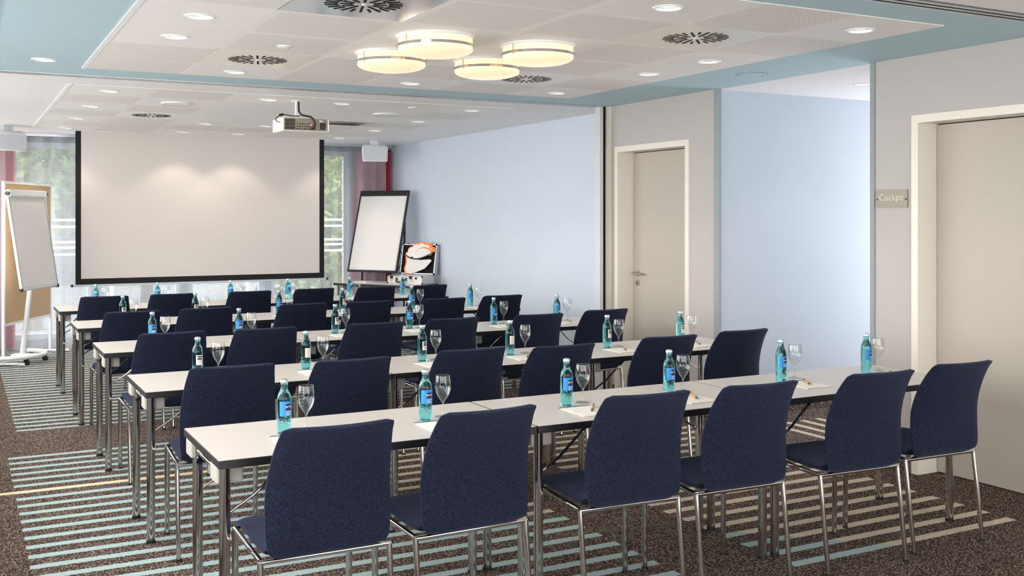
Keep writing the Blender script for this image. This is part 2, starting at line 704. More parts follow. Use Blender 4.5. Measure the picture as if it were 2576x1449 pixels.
MB().box(XS[0] - 0.029, XS[0] - 0.001, YS[0], YS[-1], TZ - 0.004, CZ + 0.03).build('edge_strip', 'white', ceil_near)
MB().box(XS[0] - 0.029, XS[0] - 0.001, YSF[0], YSF[-1], TZ - 0.004, CZ + 0.03).build('edge_strip', 'white', ceil_far)
near_dl = [(0, 2), (0, 3), (1, 5), (3, 5), (5, 5), (5, 3), (5, 2), (5, 0), (3, 0), (1, 0), (0, 0)]
near_vent = [(1, 1), (1, 4), (4, 1), (4, 4)]
near_smooth = [(2, 2), (2, 3), (3, 2), (3, 3)]
for i in range(6):
    for j in range(6):
        if (i, j) in near_vent:
            continue
        kind = 'hole' if (i, j) in near_dl else 'flat' if (i, j) in near_smooth else 'perf'
        tile(XS[i], XS[i + 1], YS[j], YS[j + 1], kind, ceil_near)
far_dl = [(0, 0), (0, 2), (0, 4), (0, 6), (2, 0), (3, 0), (2, 4), (3, 4), (2, 6), (3, 6), (5, 0), (5, 2), (5, 4), (5, 6)]
far_vent = [(1, 3), (4, 3)]
far_flat = [(1, 1), (4, 1), (2, 1), (3, 1), (2, 2), (3, 2), (3, 3), (2, 3), (4, 0), (4, 2)]
for i in range(6):
    for j in range(7):
        if (i, j) in far_vent:
            continue
        kind = 'hole' if (i, j) in far_dl else 'flat' if (i, j) in far_flat else 'perf'
        tile(XS[i], XS[i + 1], YSF[j], YSF[j + 1], kind, ceil_far)

# ---- walls
near_wall = MB()
for y0, y1, z0 in ((YB, 3.40, 0), (3.40, 4.36, 2.13), (4.36, 4.70, 0), (6.262, 6.59, 0), (6.59, 7.575, 2.13), (7.575, 7.74, 0)):
    near_wall.box(WX, WX + 0.24, y0, y1, z0, CZ + 0.05)
wall_right = struct(near_wall.build('wall_right', 'wall'))
struct(MB().box(FX, FX + 0.2, 7.74, YF, 0, CZ + 0.05).build('wall_right_far', 'wall_far'))
cw = MB()
cw.box(WX + 0.001, 8.2, 6.25, 6.4, 0, CZ + 0.05)
for b_ in ((4.5, 4.75, 0, CZ), (6.2, 6.4, 0, CZ), (4.75, 6.2, 0, 0.15), (4.75, 6.2, 2.35, CZ + 0.05)):
    cw.box(8.0, 8.2, *b_)
struct(cw.build('wall_corridor', 'wall_cor'))
struct(MB().box(WX + 0.2, 8.2, 4.5, 4.7, 0, CZ + 0.05).build('wall_corridor_near', 'wall_cor'))
wb = MB()
wb.box(-0.62, 5.3, YB - 0.2, YB, 0, 0.1)
wb.box(-0.62, 5.3, YB - 0.2, YB, 2.4, CZ + 0.05)
for a, b in ((-0.62, -0.1), (2.3, 2.5), (4.9, 5.3)):
    wb.box(a, b, YB - 0.2, YB, 0.1, 2.4)
struct(wb.build('wall_back', 'wall'))
# left wall with windows
lw = MB()
WINY = [(-1.3, 1.4), (1.6, 4.3), (4.5, 7.2), (7.4, 10.1), (10.3, 13.0)]
lw.box(-0.62, -0.42, YB, YF, 0, 0.75)
lw.box(-0.62, -0.42, YB, YF, 2.4, CZ + 0.45)
edges = [YB] + [v for w in WINY for v in w] + [YF]
for a, b in zip(edges[0::2], edges[1::2]):
    lw.box(-0.62, -0.42, a, b, 0.75, 2.4)
struct(lw.build('wall_left', 'wall'))
# window wall
ww = MB()
WXI = [(-0.05, 1.45), (1.55, 2.5), (2.6, 3.55), (3.65, 4.72)]
ww.box(-0.6, 5.4, YF, YF + 0.2, 0, 0.08)
ww.box(-0.6, 5.4, YF, YF + 0.2, 2.44, CZ + 0.1)
edges = [-0.6] + [v for w in WXI for v in w] + [5.4]
for a, b in zip(edges[0::2], edges[1::2]):
    ww.box(a, b, YF, YF + 0.2, 0.08, 2.44)
struct(ww.build('wall_far', 'bluegrey'))
wn = 1
for a, b in WXI:
    w = MB()
    y = YF + 0.06
    w.box(a, a + 0.05, y, y + 0.07, 0.08, 2.44)
    w.box(b - 0.05, b, y, y + 0.07, 0.08, 2.44)
    w.box(a + 0.05, b - 0.05, y, y + 0.07, 2.38, 2.44)
    w.box(a + 0.05, b - 0.05, y, y + 0.07, 0.08, 0.14)
    wo = struct(w.build('window_%d' % wn, 'greyplastic'))
    MB().box(a + 0.05, b - 0.05, y + 0.03, y + 0.04, 0.14, 2.38).build('pane', 'pane', wo)
    wn += 1
for a, b in WINY:
    w = MB()
    x = -0.56
    w.box(x, x + 0.06, a, a + 0.05, 0.75, 2.4)
    w.box(x, x + 0.06, b - 0.05, b, 0.75, 2.4)
    w.box(x, x + 0.06, a + 0.05, b - 0.05, 2.34, 2.4)
    w.box(x, x + 0.06, a + 0.05, b - 0.05, 0.75, 0.81)
    wo = struct(w.build('window_%d' % wn, 'greyplastic'))
    MB().box(x + 0.025, x + 0.035, a + 0.05, b - 0.05, 0.81, 2.34).build('pane', 'pane', wo)
    wn += 1
for a, b in ((-0.1, 2.3), (2.5, 4.9)):  # unseen windows added behind the camera to let in more daylight
    w = MB()
    y = YB - 0.12
    w.box(a, a + 0.05, y, y + 0.06, 0.1, 2.4)
    w.box(b - 0.05, b, y, y + 0.06, 0.1, 2.4)
    w.box(a + 0.05, b - 0.05, y, y + 0.06, 2.34, 2.4)
    w.box(a + 0.05, b - 0.05, y, y + 0.06, 0.1, 0.16)
    wo = struct(w.build('window_%d' % wn, 'greyplastic'))
    MB().box(a + 0.05, b - 0.05, y + 0.025, y + 0.035, 0.16, 2.34).build('pane', 'pane', wo)
    wn += 1
w = MB()
for b_ in ((4.75, 4.8, 0.15, 2.35), (6.15, 6.2, 0.15, 2.35), (4.8, 6.15, 0.15, 0.2), (4.8, 6.15, 2.3, 2.35)):
    w.box(8.08, 8.14, *b_)
wo = struct(w.build('window_%d' % wn, 'greyplastic'))
MB().box(8.1, 8.11, 4.8, 6.15, 0.2, 2.3).build('pane', 'pane', wo)
# dark header strip above the far windows and the curtain rail
struct(MB().box(-0.42, 5.28, YF - 0.06, YF, 2.44, 2.49).build('trim_3', 'black'))
# skirting of carpet
bb = MB()
for y0, y1 in ((4.39, 4.69), (6.25, 6.54), (7.61, 7.66)):
    bb.box(WX - 0.012, WX, y0, y1, 0, 0.075)
bb.box(WX - 0.012, WX, YB, 3.36, 0, 0.075)
struct(bb.build('baseboard_right', 'skirt'))
struct(MB().box(WX + 0.06, 8.0, 6.238, 6.25, 0, 0.075).build('baseboard_corridor', 'skirt'))
struct(MB().box(FX - 0.012, FX, 7.76, YF, 0, 0.075).build('baseboard_far', 'skirt'))
# corridor opening posts
struct(MB().box(WX - 0.012, WX + 0.012, 6.19, 6.25, 0, CZ).build('trim_4', 'bluegrey'))
struct(MB().box(WX - 0.012, WX + 0.03, 4.682, 4.715, 0, CZ).build('trim_5', 'bluegrey'))
# partition post at the track
p = struct(MB().box(4.972, 5.0, 7.668, 7.74, 0, CZ).build('trim_6', 'frame'))
MB().box(4.962, 4.972, 7.66, 7.74, 0, CZ).build('edge_profile', 'greyplastic', p)
MB().box(5.0, 5.018, 7.675, 7.74, 0, CZ).build('gap_strip', 'blackgap', p)
MB().box(5.018, 5.03, 7.655, 7.74, 0, CZ).build('edge_profile', 'alu', p)
MB().box(5.03, 5.09, 7.67, 7.74, 0, CZ).build('cover_panel', 'frame', p)


# doors
def door(n, y0, y1, xin, hy):
    """y0<y1 clear opening, leaf face at xin, handle at hy"""
    d = struct(link('door_%d' % n, None))
    fr = MB()
    w = 0.048
    fr.box(WX - 0.014, WX, y0 - w, y0, 0, 2.112 + w)
    fr.box(WX - 0.014, WX, y1, y1 + w, 0, 2.112 + w)
    fr.box(WX - 0.014, WX, y0, y1, 2.112, 2.112 + w)
    t = 0.016
    fr.box(WX, xin + 0.04, y0 - t, y0, 0, 2.112)
    fr.box(WX, xin + 0.04, y1, y1 + t, 0, 2.112)
    fr.box(WX, xin + 0.04, y0, y1, 2.112, 2.112 + t)
    fr.build('door_frame', 'frame', d)
    g = 0.004
    MB().box(xin, xin + 0.04, y0 + g, y1 - g, 0.006, 2.106).build('door_leaf', 'door', d)
    MB().box(xin + 0.012, xin + 0.036, y0, y1, 0.0, 2.112).build('door_gap', 'blackgap', d)
    if hy is not None:
        h = MB()
        h.lathe([(0.026, 0), (0.026, 0.008), (0.012, 0.010), (0.011, 0.05), (0.0, 0.052)], 20)
        h.xf(Matrix.Translation((xin, hy, 1.055)) @ Matrix.Rotation(-PI / 2, 4, 'Y'))
        ho = h.build('door_handle', 'steel', d, True)
        L = MB().tube([(xin - 0.045, hy + 0.012, 1.053), (xin - 0.052, hy - 0.01, 1.053), (xin - 0.05, hy - 0.125, 1.052)], [0.01, 0.011, 0.008], 12)
        L.build('lever', 'steel', ho, True)
        kx = MB().lathe([(0.026, 0), (0.026, 0.008), (0.02, 0.009), (0.0, 0.009)], 20)
        kx.xf(Matrix.Translation((xin, hy, 0.972)) @ Matrix.Rotation(-PI / 2, 4, 'Y'))
        ko = kx.build('key_rosette', 'steel', d, True)
        MB().box(xin - 0.0105, xin - 0.009, hy - 0.004, hy + 0.004, 0.956, 0.986).build('keyhole', 'blackgap', ko)
    return d


door(1, 6.605, 7.555, 5.245, 7.49)
door(2, 3.415, 4.343, 5.24, None)

# engraved name plate
pl = thing('name_plate', 'engraved steel sign plate reading Cockpit beside the wide near door', 'sign', (WX - 0.006, 4.547, 1.661))
pm = MB().box(-0.003, 0.006, -0.122, 0.122, -0.056, 0.056)
bmesh.ops.bevel(pm.bm, geom=[e for e in pm.bm.edges if abs(e.verts[0].co.x - e.verts[1].co.x) > 0.005], offset=0.01, segments=3, affect='EDGES', profile=0.5)
pm.build('plate', 'signsteel', pl)
tm = text_mesh('Cockpit', 0.06, 0.0012, -0.0012)
tm.materials.append(mat('sign_letter_highlight', lin(196, 190, 174), 0.35, 0.6))  # same metal as the plate, lighter colour paints the highlights on the letters
tm.transform(Matrix.Rotation(-PI / 2, 4, 'Z') @ Matrix.Rotation(PI / 2, 4, 'X'))
link('lettering', tm, pl, (-0.0035, 0, 0.006))
for s in (-1, 1):
    scw = MB().lathe([(0.006, 0), (0.006, 0.002), (0, 0.003)], 10).xf(Matrix.Translation((-0.003, s * 0.112, -0.004)) @ Matrix.Rotation(-PI / 2, 4, 'Y'))
    scw.build('screw', 'black', pl)


# ------------------------------------------------------------------ ceiling fittings
def make_downlight(recess):
    ring = MB().lathe([(0.061, 0.0), (0.061, -0.005), (0.066, -0.007), (0.073, -0.004), (0.075, 0.0)], 32, False).mesh('trim_ring', 'white', True)
    dep = 0.011 if recess else -0.001
    cup = MB().lathe([(0.061, -0.004), (0.056, dep * 0.7), (0.050, dep)], 24, False).mesh('reflector', 'reflector')
    bulb = MB().lathe([(0.051, dep - 0.001), (0.03, dep - 0.004), (0.0, dep - 0.005)], 20, False).mesh('bulb', 'bulb', True)
    return ring, cup, bulb


DL = {True: make_downlight(True), False: make_downlight(False)}


def spot_light(power, col=(1, 0.83, 0.68)):
    l = bpy.data.lights.new('lamp_light', 'SPOT')
    l.energy = power
    l.color = col
    l.spot_size = math.radians(104)
    l.spot_blend = 0.45
    l.shadow_soft_size = 0.045
    return l


SPOT_N, SPOT_F = spot_light(SPOT_W), spot_light(SPOT_FAR_W, (1, 0.86, 0.72))


def downlight(x, y, z, recess, label, group, light):
    t = thing('downlight', label, 'downlight', (x, y, z), 0, group)
    for nm, me in zip(('trim_ring', 'reflector', 'bulb'), DL[recess]):
        link(nm, me, t)
    lo = bpy.data.objects.new('lamp_light', light)
    C.objects.link(lo)
    lo.parent = t
    lo.location = (0, 0, -0.012)
    return t


cx = lambda i: (XS[i] + XS[i + 1]) / 2
for i, j in near_dl:
    y = (YS[j] + YS[j + 1]) / 2
    side = {0: 'window-side tile column', 1: 'column of the steel vent', 3: 'the middle door-side column', 5: 'door-wall tile column'}[i]
    downlight(cx(i), y, TZ, True, 'near-bay downlight in %s, %s tile from the near track' % (side, ORD[j]), 'downlights in the near ceiling panel', SPOT_N)
downlight(0.466, 7.006, CZ, False, 'recessed downlight in the blue-grey soffit beside the ceiling panel', 'downlights in the near ceiling panel', SPOT_N)
downlight(5.849, 5.496, CZ, False, 'glaring downlight in the white corridor ceiling', None, SPOT_N)
for i, j in far_dl:
    y = (YSF[j] + YSF[j + 1]) / 2
    side = {0: 'window-side tile column', 2: 'the middle window-side column', 3: 'the projector column', 5: 'door-wall tile column'}[i]
    downlight(cx(i), y, TZ, True, 'far-bay downlight in %s, %s tile from the track' % (side, ORD[j]), 'downlights in the far ceiling panel', SPOT_F)


def vent_slots():
    m = MB()
    for n, r0, r1, w, off in ((12, 0.05, 0.108, 0.012, 0.5), (24, 0.116, 0.178, 0.0125, 0.0)):
        for k in range(n):
            a = 2 * PI * (k + off) / n
            ca, sa = math.cos(a), math.sin(a)
            q = []
            for r, s in ((r0, -1), (r1, -1), (r1, 1), (r0, 1)):
                q.append((r * ca - s * w / 2 * sa, r * sa + s * w / 2 * ca))
            m.prism(q, -0.002, 0.004)
    return m.mesh('swirl_slots', 'blackgap')


SLOTS = vent_slots()


def vent(x0, x1, y0, y1, m, label):
    t = thing('air_vent', label, 'vent', ((x0 + x1) / 2, (y0 + y1) / 2, TZ), 0, 'swirl air vents')
    a, b = (x1 - x0) / 2 - 0.002, (y1 - y0) / 2 - 0.002
    MB().box(-a, a, -b, b, 0, 0.03).build('vent_panel', m, t)
    link('swirl_slots', SLOTS, t)
    MB().lathe([(0.011, 0), (0.009, -0.003), (0, -0.003)], 12).build('center_screw', 'white', t)
    return t


vl = {(1, 1): ('mirror', 'mirror-polished steel swirl vent panel in the near ceiling'), (1, 4): ('ventpanel', 'white swirl vent panel beside the partition track, window side'),
      (4, 1): ('ventpanel', 'cream swirl vent panel in the ceiling above the corridor opening'), (4, 4): ('tile', 'swirl vent panel behind the four round ceiling lamps')}
for (i, j), (m, l) in vl.items():
    vent(XS[i], XS[i + 1], YS[j], YS[j + 1], m, l)
vent(XS[1], XS[2], YSF[3], YSF[4], 'tile', 'swirl vent panel in the ceiling in front of the screen')


# round ceiling lamps
def lamp(x, y, label):
    t = thing('ceiling_lamp', label, 'ceiling lamp', (x, y, TZ), 0, 'round opal ceiling lamps')
    t.scale = (1.028, 1.028, 1.028)
    MB().lathe([(0.17, 0), (0.207, 0), (0.207, -0.006), (0.202, -0.012), (0.17, -0.012)], 48, False).build('mounting_ring', 'white', t, True)
    g = MB().lathe([(0.194, -0.008), (0.194, -0.068)], 48, False)
    prof = []
    for k in range(13):
        a = k / 12 * PI / 2
        prof.append((0.196 * math.cos(a), -0.068 - 0.042 * math.sin(a)))
    prof[-1] = (0.0, -0.11)
    g.lathe(prof, 48, False)
    g.build('glass_shade', 'lamp_glass', t, True)
    MB().lathe([(0.197, -0.046), (0.204, -0.046), (0.204, -0.06), (0.197, -0.06), (0.197, -0.046)], 48, False).build('chrome_band', 'chrome', t)
    for k in range(3):
        a = math.radians(200 + 120 * k)
        c, s = math.cos(a), math.sin(a)
        MB().tube([(0.205 * c, 0.205 * s, -0.012), (0.205 * c, 0.205 * s, -0.07)], 0.003, 8).build('clip', 'steel', t)


lamp(2.261, 5.108, 'round opal ceiling lamp nearest the polished steel vent')
lamp(2.261, 5.75, 'round opal ceiling lamp between the steel vent column and the track')
lamp(2.893, 5.108, 'round opal ceiling lamp nearest the cream door-side vent')
lamp(2.893, 5.75, 'round opal ceiling lamp beside the swirl vent near the track')

# small ceiling things
t = thing('smoke_detector', 'small white smoke detector on perforated tile near the steel vent', 'smoke detector', (1.629, 5.792, TZ))
MB().lathe([(0.040, 0), (0.040, -0.006), (0.028, -0.013), (0, -0.015)], 24).build('housing', 'white', t, True)
MB().lathe([(0.0345, -0.0095), (0.0365, -0.0085), (0.033, -0.0115)], 24, False).build('sensor_slot', 'greyplastic', t)
t = thing('smoke_detector', 'small white smoke detector in the far ceiling beside the speaker disc', 'smoke detector', (3.542, 8.502, TZ))
MB().lathe([(0.040, 0), (0.040, -0.006), (0.028, -0.013), (0, -0.015)], 24).build('housing', 'white', t, True)
t = thing('access_cover', 'flat round cover disc in the blue-grey soffit by the corridor', 'cover', (4.771, 5.47, CZ))
MB().lathe([(0.103, 0), (0.103, -0.004), (0.1, -0.006), (0, -0.006)], 40).build('disc', 'soffit', t, True)
MB().lathe([(0.107, 0), (0.107, -0.005), (0.104, -0.005), (0.104, 0)], 40, False).build('rim', 'bluegrey', t)
MB().lathe([(0.006, -0.006), (0.006, -0.008), (0, -0.008)], 10, c=(0.08, -0.02, 0)).build('screw', 'black', t)
for x, y, l in ((1.639, 9.118, 'flat round white ceiling speaker between the track and the swirl vent'), (3.561, 9.177, 'flat round white ceiling speaker beside the projector')):
    t = thing('ceiling_speaker', l, 'speaker', (x, y, TZ), 0, 'round ceiling speakers')
    MB().lathe([(0.13, 0), (0.13, -0.01), (0.12, -0.014)], 40, False).build('rim', 'white', t, True)
    MB().lathe([(0.12, -0.012), (0, -0.013)], 40, False).build('grille', 'tile', t)
    MB().box(-0.03, 0.03, -0.09, -0.08, -0.015, -0.012).build('nameplate', 'greyplastic', t)
# hinged vent flap beside the projector
t = thing('hatch_panel', 'white ceiling hatch hanging slightly open beside the projector', 'hatch', ((XS[4] + XS[5]) / 2, (YSF[3] + YSF[4]) / 2, TZ))
MB().box(-0.30, 0.30, -0.30, 0.30, 0.0, 0.03).build('frame_panel', 'tile', t)
hp = MB().box(-0.24, 0.24, -0.24, 0.24, -0.014, -0.002)
hp.xf(Matrix.Translation((0, 0.24, 0)) @ Matrix.Rotation(math.radians(4), 4, 'X') @ Matrix.Translation((0, -0.24, 0)))
hp.build('flap', 'perf', t)
MB().box(-0.27, 0.27, -0.275, -0.265, -0.006, 0.0).build('hinge_bar', 'steel', t)

# ------------------------------------------------------------------ projector
t = thing('projector', 'cream ceiling projector with black cables facing the screen', 'projector', (2.55, 8.42, 2.31))
# local: rear panel at y=0 towards the chairs, lens towards +y
body = MB()
o = [(-0.19, 0.0), (0.19, 0.0), (0.205, 0.02), (0.205, 0.27), (0.185, 0.29), (-0.185, 0.29), (-0.205, 0.27), (-0.205, 0.02)]
body.prism(o, -0.055, 0.06)
bmesh.ops.bevel(body.bm, geom=[e for e in body.bm.edges if abs(e.verts[0].co.z - e.verts[1].co.z) < 1e-5], offset=0.012, segments=2, affect='EDGES', profile=0.5)
body.build('body', 'cream_plastic', t)
rp = MB().box(-0.185, 0.185, -0.008, 0.004, -0.043, 0.054, 0.003).build('rear_panel', 'proj_grey', t)
g = MB()
for r_ in range(3):
    for k in range(18):
        g.box(-0.178 + k * 0.0048, -0.1755 + k * 0.0048, -0.011, -0.006, -0.038 + r_ * 0.03, -0.012 + r_ * 0.03)
g.build('rear_grille', 'proj_dark', rp)
pp = MB()
for k in range(22):
    px_ = -0.06 + (k % 8) * 0.021 + random.uniform(-.004, .004)
    pz = -0.034 + (k // 8) * 0.02
    pp.lathe([(0.005, 0), (0.005, 0.003), (0, 0.003)], 8).bm
pp = MB()
for k in range(22):
    px_ = -0.075 + (k % 8) * 0.021
    pz = -0.032 + (k // 8) * 0.021
    w_ = 0.004 + 0.004 * ((k * 7) % 3 == 0)
    pp.box(px_ - w_, px_ + w_, -0.0115, -0.007, pz - 0.004, pz + 0.004)
pp.build('connector_ports', 'black', rp)
MB().box(0.034, 0.044, -0.03, -0.007, -0.02, -0.008).build('plug', 'red', rp)
MB().box(0.034, 0.044, -0.03, -0.007, -0.004, 0.008).build('plug', 'paper', rp)
MB().box(0.120, 0.165, -0.0105, -0.007, -0.033, 0.022, 0.006).build('speaker_grille', 'proj_dark', rp)
MB().box(0.112, 0.142, -0.010, -0.007, 0.032, 0.044).build('badge', 'paper', rp)
MB().lathe([(0.045, 0), (0.045, 0.03), (0.036, 0.03), (0.03, 0.02), (0, 0.02)], 24).xf(Matrix.Translation((-0.08, 0.29, 0.0)) @ Matrix.Rotation(-PI / 2, 4, 'X')).build('lens', 'black', t, True)
mt = MB()
mt.box(-0.07, -0.03, 0.06, 0.10, 0.06, 0.085)
mt.box(-0.066, -0.034, 0.065, 0.095, 0.085, 0.205, 0.003)
mt.lathe([(0.05, 0.2), (0.05, 0.206)], 20, c=(-0.05, 0.08, 0))
mt.build('ceiling_mount', 'white', t)
cb = MB()
cb.tube([(-0.045, 0.055, 0.204), (-0.045, 0.05, 0.12), (-0.03, 0.03, 0.088), (0.0, 0.0, 0.078), (0.035, -0.02, 0.07), (0.055, -0.035, 0.05), (0.068, -0.04, 0.015), (0.062, -0.04, -0.02), (0.04, -0.03, -0.035)], 0.008, 10)
cb.tube([(-0.05, 0.02, 0.075), (-0.1, 0.0, 0.072), (-0.16, 0.0, 0.078), (-0.19, 0.0, 0.082)], 0.004, 8)
cb.tube([(-0.19, 0.0, 0.082), (-0.225, 0.0, 0.074)], 0.011, 10)
cb.tube([(-0.225, 0.0, 0.074), (-0.245, 0.0, 0.055), (-0.25, 0.01, 0.035), (-0.235, 0.02, 0.022), (-0.205, 0.03, 0.02)], 0.005, 8)
cb.build('cable', 'black', t, True)
MB().box(-0.2065, -0.205, 0.08, 0.14, -0.02, 0.035).build('sticker', 'greyplastic', t)

# ------------------------------------------------------------------ projection screen
SY = 12.59
t = thing('projection_screen', 'large white projection screen with black border hanging before the window', 'projection screen', (2.605, SY, 0.769))
t.scale = (1.0277, 1, 1.0277)
MB().box(-1.348, 1.345, -0.0015, 0.0015, 0.078, 1.70).build('screen_fabric', 'screen', t)
bd = MB()
bd.box(-1.405, -1.348, -0.002, 0.002, 0.012, 1.70)
bd.box(1.345, 1.405, -0.002, 0.002, 0.012, 1.70)
bd.box(-1.348, 1.345, -0.002, 0.002, 0.012, 0.078)
bd.build('black_border', 'screenblack', t)
MB().box(-1.44, 1.44, -0.012, 0.012, -0.008, 0.014, 0.004).build('bottom_bar', 'greyplastic', t)
for s in (-1, 1):
    MB().box(s * 1.44 - 0.012, s * 1.44 + 0.012, -0.014, 0.014, -0.01, 0.016).build('end_cap', 'black', t)
MB().box(-1.44, 1.44, -0.05, 0.05, 1.698, 1.7035).build('housing', 'white', t)

# ------------------------------------------------------------------ curtains
t = thing('sheer_curtain', 'sheer white dotted curtain drawn across the window behind the screen', 'curtain', (0, 13.24, 0))


def sheer_fn(u, v):
    x = -0.3 + 5.42 * u
    z = 0.015 + 2.465 * v
    a = 0.030 + 0.012 * math.sin(x * 2.1)
    return (x, a * math.sin(x * 34 + 1.2 * math.sin(x * 3.1)) + 0.01 * math.sin(x * 9 + z * 0.6), z)


MB().grid(sheer_fn, 420, 6).build('cloth', 'sheer', t, True)
MB().box(-0.35, 5.2, -0.012, 0.012, 2.485, 2.515).build('rail', 'alu', t)


def drape_thing(x0, x1, flare, label):
    t = thing('drape', label, 'curtain', (x0, 13.41, 0), 0, 'burgundy drapes')
    w = x1 - x0

    def fn(u, v):
        z = 0.012 + 2.42 * v
        xx = w * u - flare * (1 - u) * max(0, 0.85 - v)
        return (xx, 0.045 * math.sin(u * w * 62 + 0.4 * math.sin(z * 1.3)) + 0.015 * math.sin(z * 2 + u * 7), z)
    MB().grid(fn, 120, 12).build('cloth', 'drape', t, True)
    MB().box(-0.02, w, -0.01, 0.01, 2.44, 2.46).build('rail', 'black', t)


drape_thing(4.74, 5.26, 0.10, 'burgundy drape gathered beside the black framed flip chart')
drape_thing(0.10, 0.585, 0.0, 'burgundy drape gathered behind the cork pinboard')


# ------------------------------------------------------------------ wall speakers hung from the ceiling
def speaker(x, y, rz, label):
    t = thing('loudspeaker', label, 'speaker', (x, y, 2.40), rz, 'hanging loudspeakers')
    m = MB()
    # front (y=-.11) is lower and wider, body narrows to the back
    fr = [(-0.16, -0.10, -0.16), (0.16, -0.10, -0.16), (0.17, -0.09, 0.02), (-0.17, -0.09, 0.02)]
    bk = [(-0.10, 0.12, -0.03), (0.10, 0.12, -0.03), (0.10, 0.12, 0.06), (-0.10, 0.12, 0.06)]
    m.loft([[Vector(p) for p in fr], [Vector((-0.145, -0.02, -0.13)), Vector((0.145, -0.02, -0.13)), Vector((0.15, -0.02, 0.065)), Vector((-0.15, -0.02, 0.065))], [Vector(p) for p in bk]])
    bmesh.ops.bevel(m.bm, geom=m.bm.edges[:], offset=0.012, segments=2, affect='EDGES', profile=0.5)
    m.build('cabinet', 'white', t, True)
    MB().box(-0.148, 0.148, -0.108, -0.098, -0.145, 0.005, 0.004).xf(Matrix.Rotation(math.radians(-3), 4, 'X')).build('grille', 'greyplastic', t)
    MB().box(0.06, 0.10, -0.112, -0.107, -0.10, -0.092).build('badge', 'lbl_grey', t)
    MB().box(-0.05, 0.05, -0.03, 0.05, 0.06, 0.12).build('bracket', 'greyplastic', t)


speaker(4.66, 12.45, math.radians(-14), 'white loudspeaker hanging beside the burgundy drape at the door wall')
speaker(0.46, 12.25, math.radians(24), 'white loudspeaker hanging above the cork pinboard')


# ------------------------------------------------------------------ pinboard and flip charts
A, B = Vector((0.412, 11.98)), Vector((0.932, 13.02))
ang = math.atan2((B - A).y, (B - A).x)
Lb = (B - A).length
t = thing('pinboard', 'white framed cork pinboard on legs at the window', 'pinboard', (A.x, A.y, 0), ang)
MB().box(0.02, Lb - 0.02, -0.008, 0.008, 0.43, 1.90).build('cork_panel', 'cork', t)
f = MB()
f.box(-0.012, 0.02, -0.014, 0.014, 0.41, 1.92, 0.003)
f.box(Lb - 0.02, Lb + 0.012, -0.014, 0.014, 0.41, 1.92, 0.003)
f.box(0.02, Lb - 0.02, -0.014, 0.014, 0.41, 0.435)
f.box(0.02, Lb - 0.02, -0.014, 0.014, 1.895, 1.92)
f.build('frame', 'white', t)
for x in (-0.0, Lb):
    lg = MB().box(x - 0.014, x + 0.014, -0.012, 0.012, 0.03, 0.41).build('leg', 'white', t)
    MB().tube([(x, -0.22, 0.016), (x, 0.22, 0.016)], 0.014, 10).build('foot', 'white', lg, True)

# flip chart 1
fdir = Vector((0.84, -0.54))
t = thing('flip_chart', 'white wheeled flip chart in front of the cork pinboard', 'flip chart', (0.60, 12.15, 0), math.atan2(fdir.y, fdir.x) + PI / 2)
# local: board faces -y, x to the right of the viewer
tilt = Matrix.Translation((0, -0.20, 0.80)) @ Matrix.Rotation(math.radians(-9), 4, 'X')
bo = MB().box(-0.345, 0.345, 0.0, 0.016, 0.0, 0.98).xf(tilt).build('board', 'white', t)
f = MB()
for q in ((-0.36, -0.345, 0, 1.0), (0.345, 0.36, 0, 1.0), (-0.36, 0.36, -0.015, 0.0), (-0.36, 0.36, 0.98, 1.0)):
    f.box(q[0], q[1], -0.006, 0.02, q[2], q[3])
f.xf(tilt).build('frame', 'alu', bo)
for sx in (-1, 1):
    MB().box(sx * 0.355 - 0.016, sx * 0.355 + 0.016, -0.008, 0.022, -0.02, 0.012, 0.004).xf(tilt).build('corner_cap', 'black', bo)
MB().box(-0.36, 0.36, -0.035, 0.02, 0.965, 1.04, 0.012).xf(tilt).build('paper_clamp', 'white', t)
for sx in (-1, 1):
    MB().lathe([(0.022, 0), (0.022, 0.02), (0, 0.02)], 14).xf(tilt @ Matrix.Translation((sx * 0.362, -0.01, 1.0)) @ Matrix.Rotation(sx * PI / 2, 4, 'Y')).build('clamp_knob', 'black', t)
MB().box(-0.33, 0.33, -0.005, -0.001, 0.02, 0.965).xf(tilt).build('paper_pad', 'paper', t)
MB().tube([(0, 0.0, 0.09), (0, -0.09, 0.85), (0, -0.06, 1.3)], 0.026, 14).build('pole', 'white', t, True)
MB().lathe([(0.06, 0.085), (0.05, 0.1), (0.028, 0.105)], 20, c=(0, 0.0, 0)).build('pole_collar', 'greyplastic', t, True)
MB().tube([(0.0, -0.08, 0.84), (-0.06, -0.08, 0.84)], 0.014, 10).build('height_knob', 'black', t)
bs = MB()
arc = [(0.36 * math.sin(a), 0.12 - 0.42 * math.cos(a) * 0.75, 0.085) for a in [math.radians(d) for d in range(-95, 96, 10)]]
bs.tube(arc, 0.024, 12)
bs.box(-0.05, 0.05, -0.2, 0.1, 0.06, 0.095)
bs.build('base', 'white', t, True)
for k, a in enumerate((-85, -30, 30, 85)):
    a = math.radians(a)
    x, y = 0.36 * math.sin(a), 0.12 - 0.42 * math.cos(a) * 0.75
    cst = MB().lathe([(0.02, -0.014), (0.03, -0.012), (0.03, 0.012), (0.02, 0.014)], 16).xf(Matrix.Translation((x, y, 0.03)) @ Matrix.Rotation(PI / 2, 4, 'Y'))
    cst.box(x - 0.01, x + 0.01, y - 0.01, y + 0.03, 0.045, 0.07)
    cst.build('caster', 'black', t)

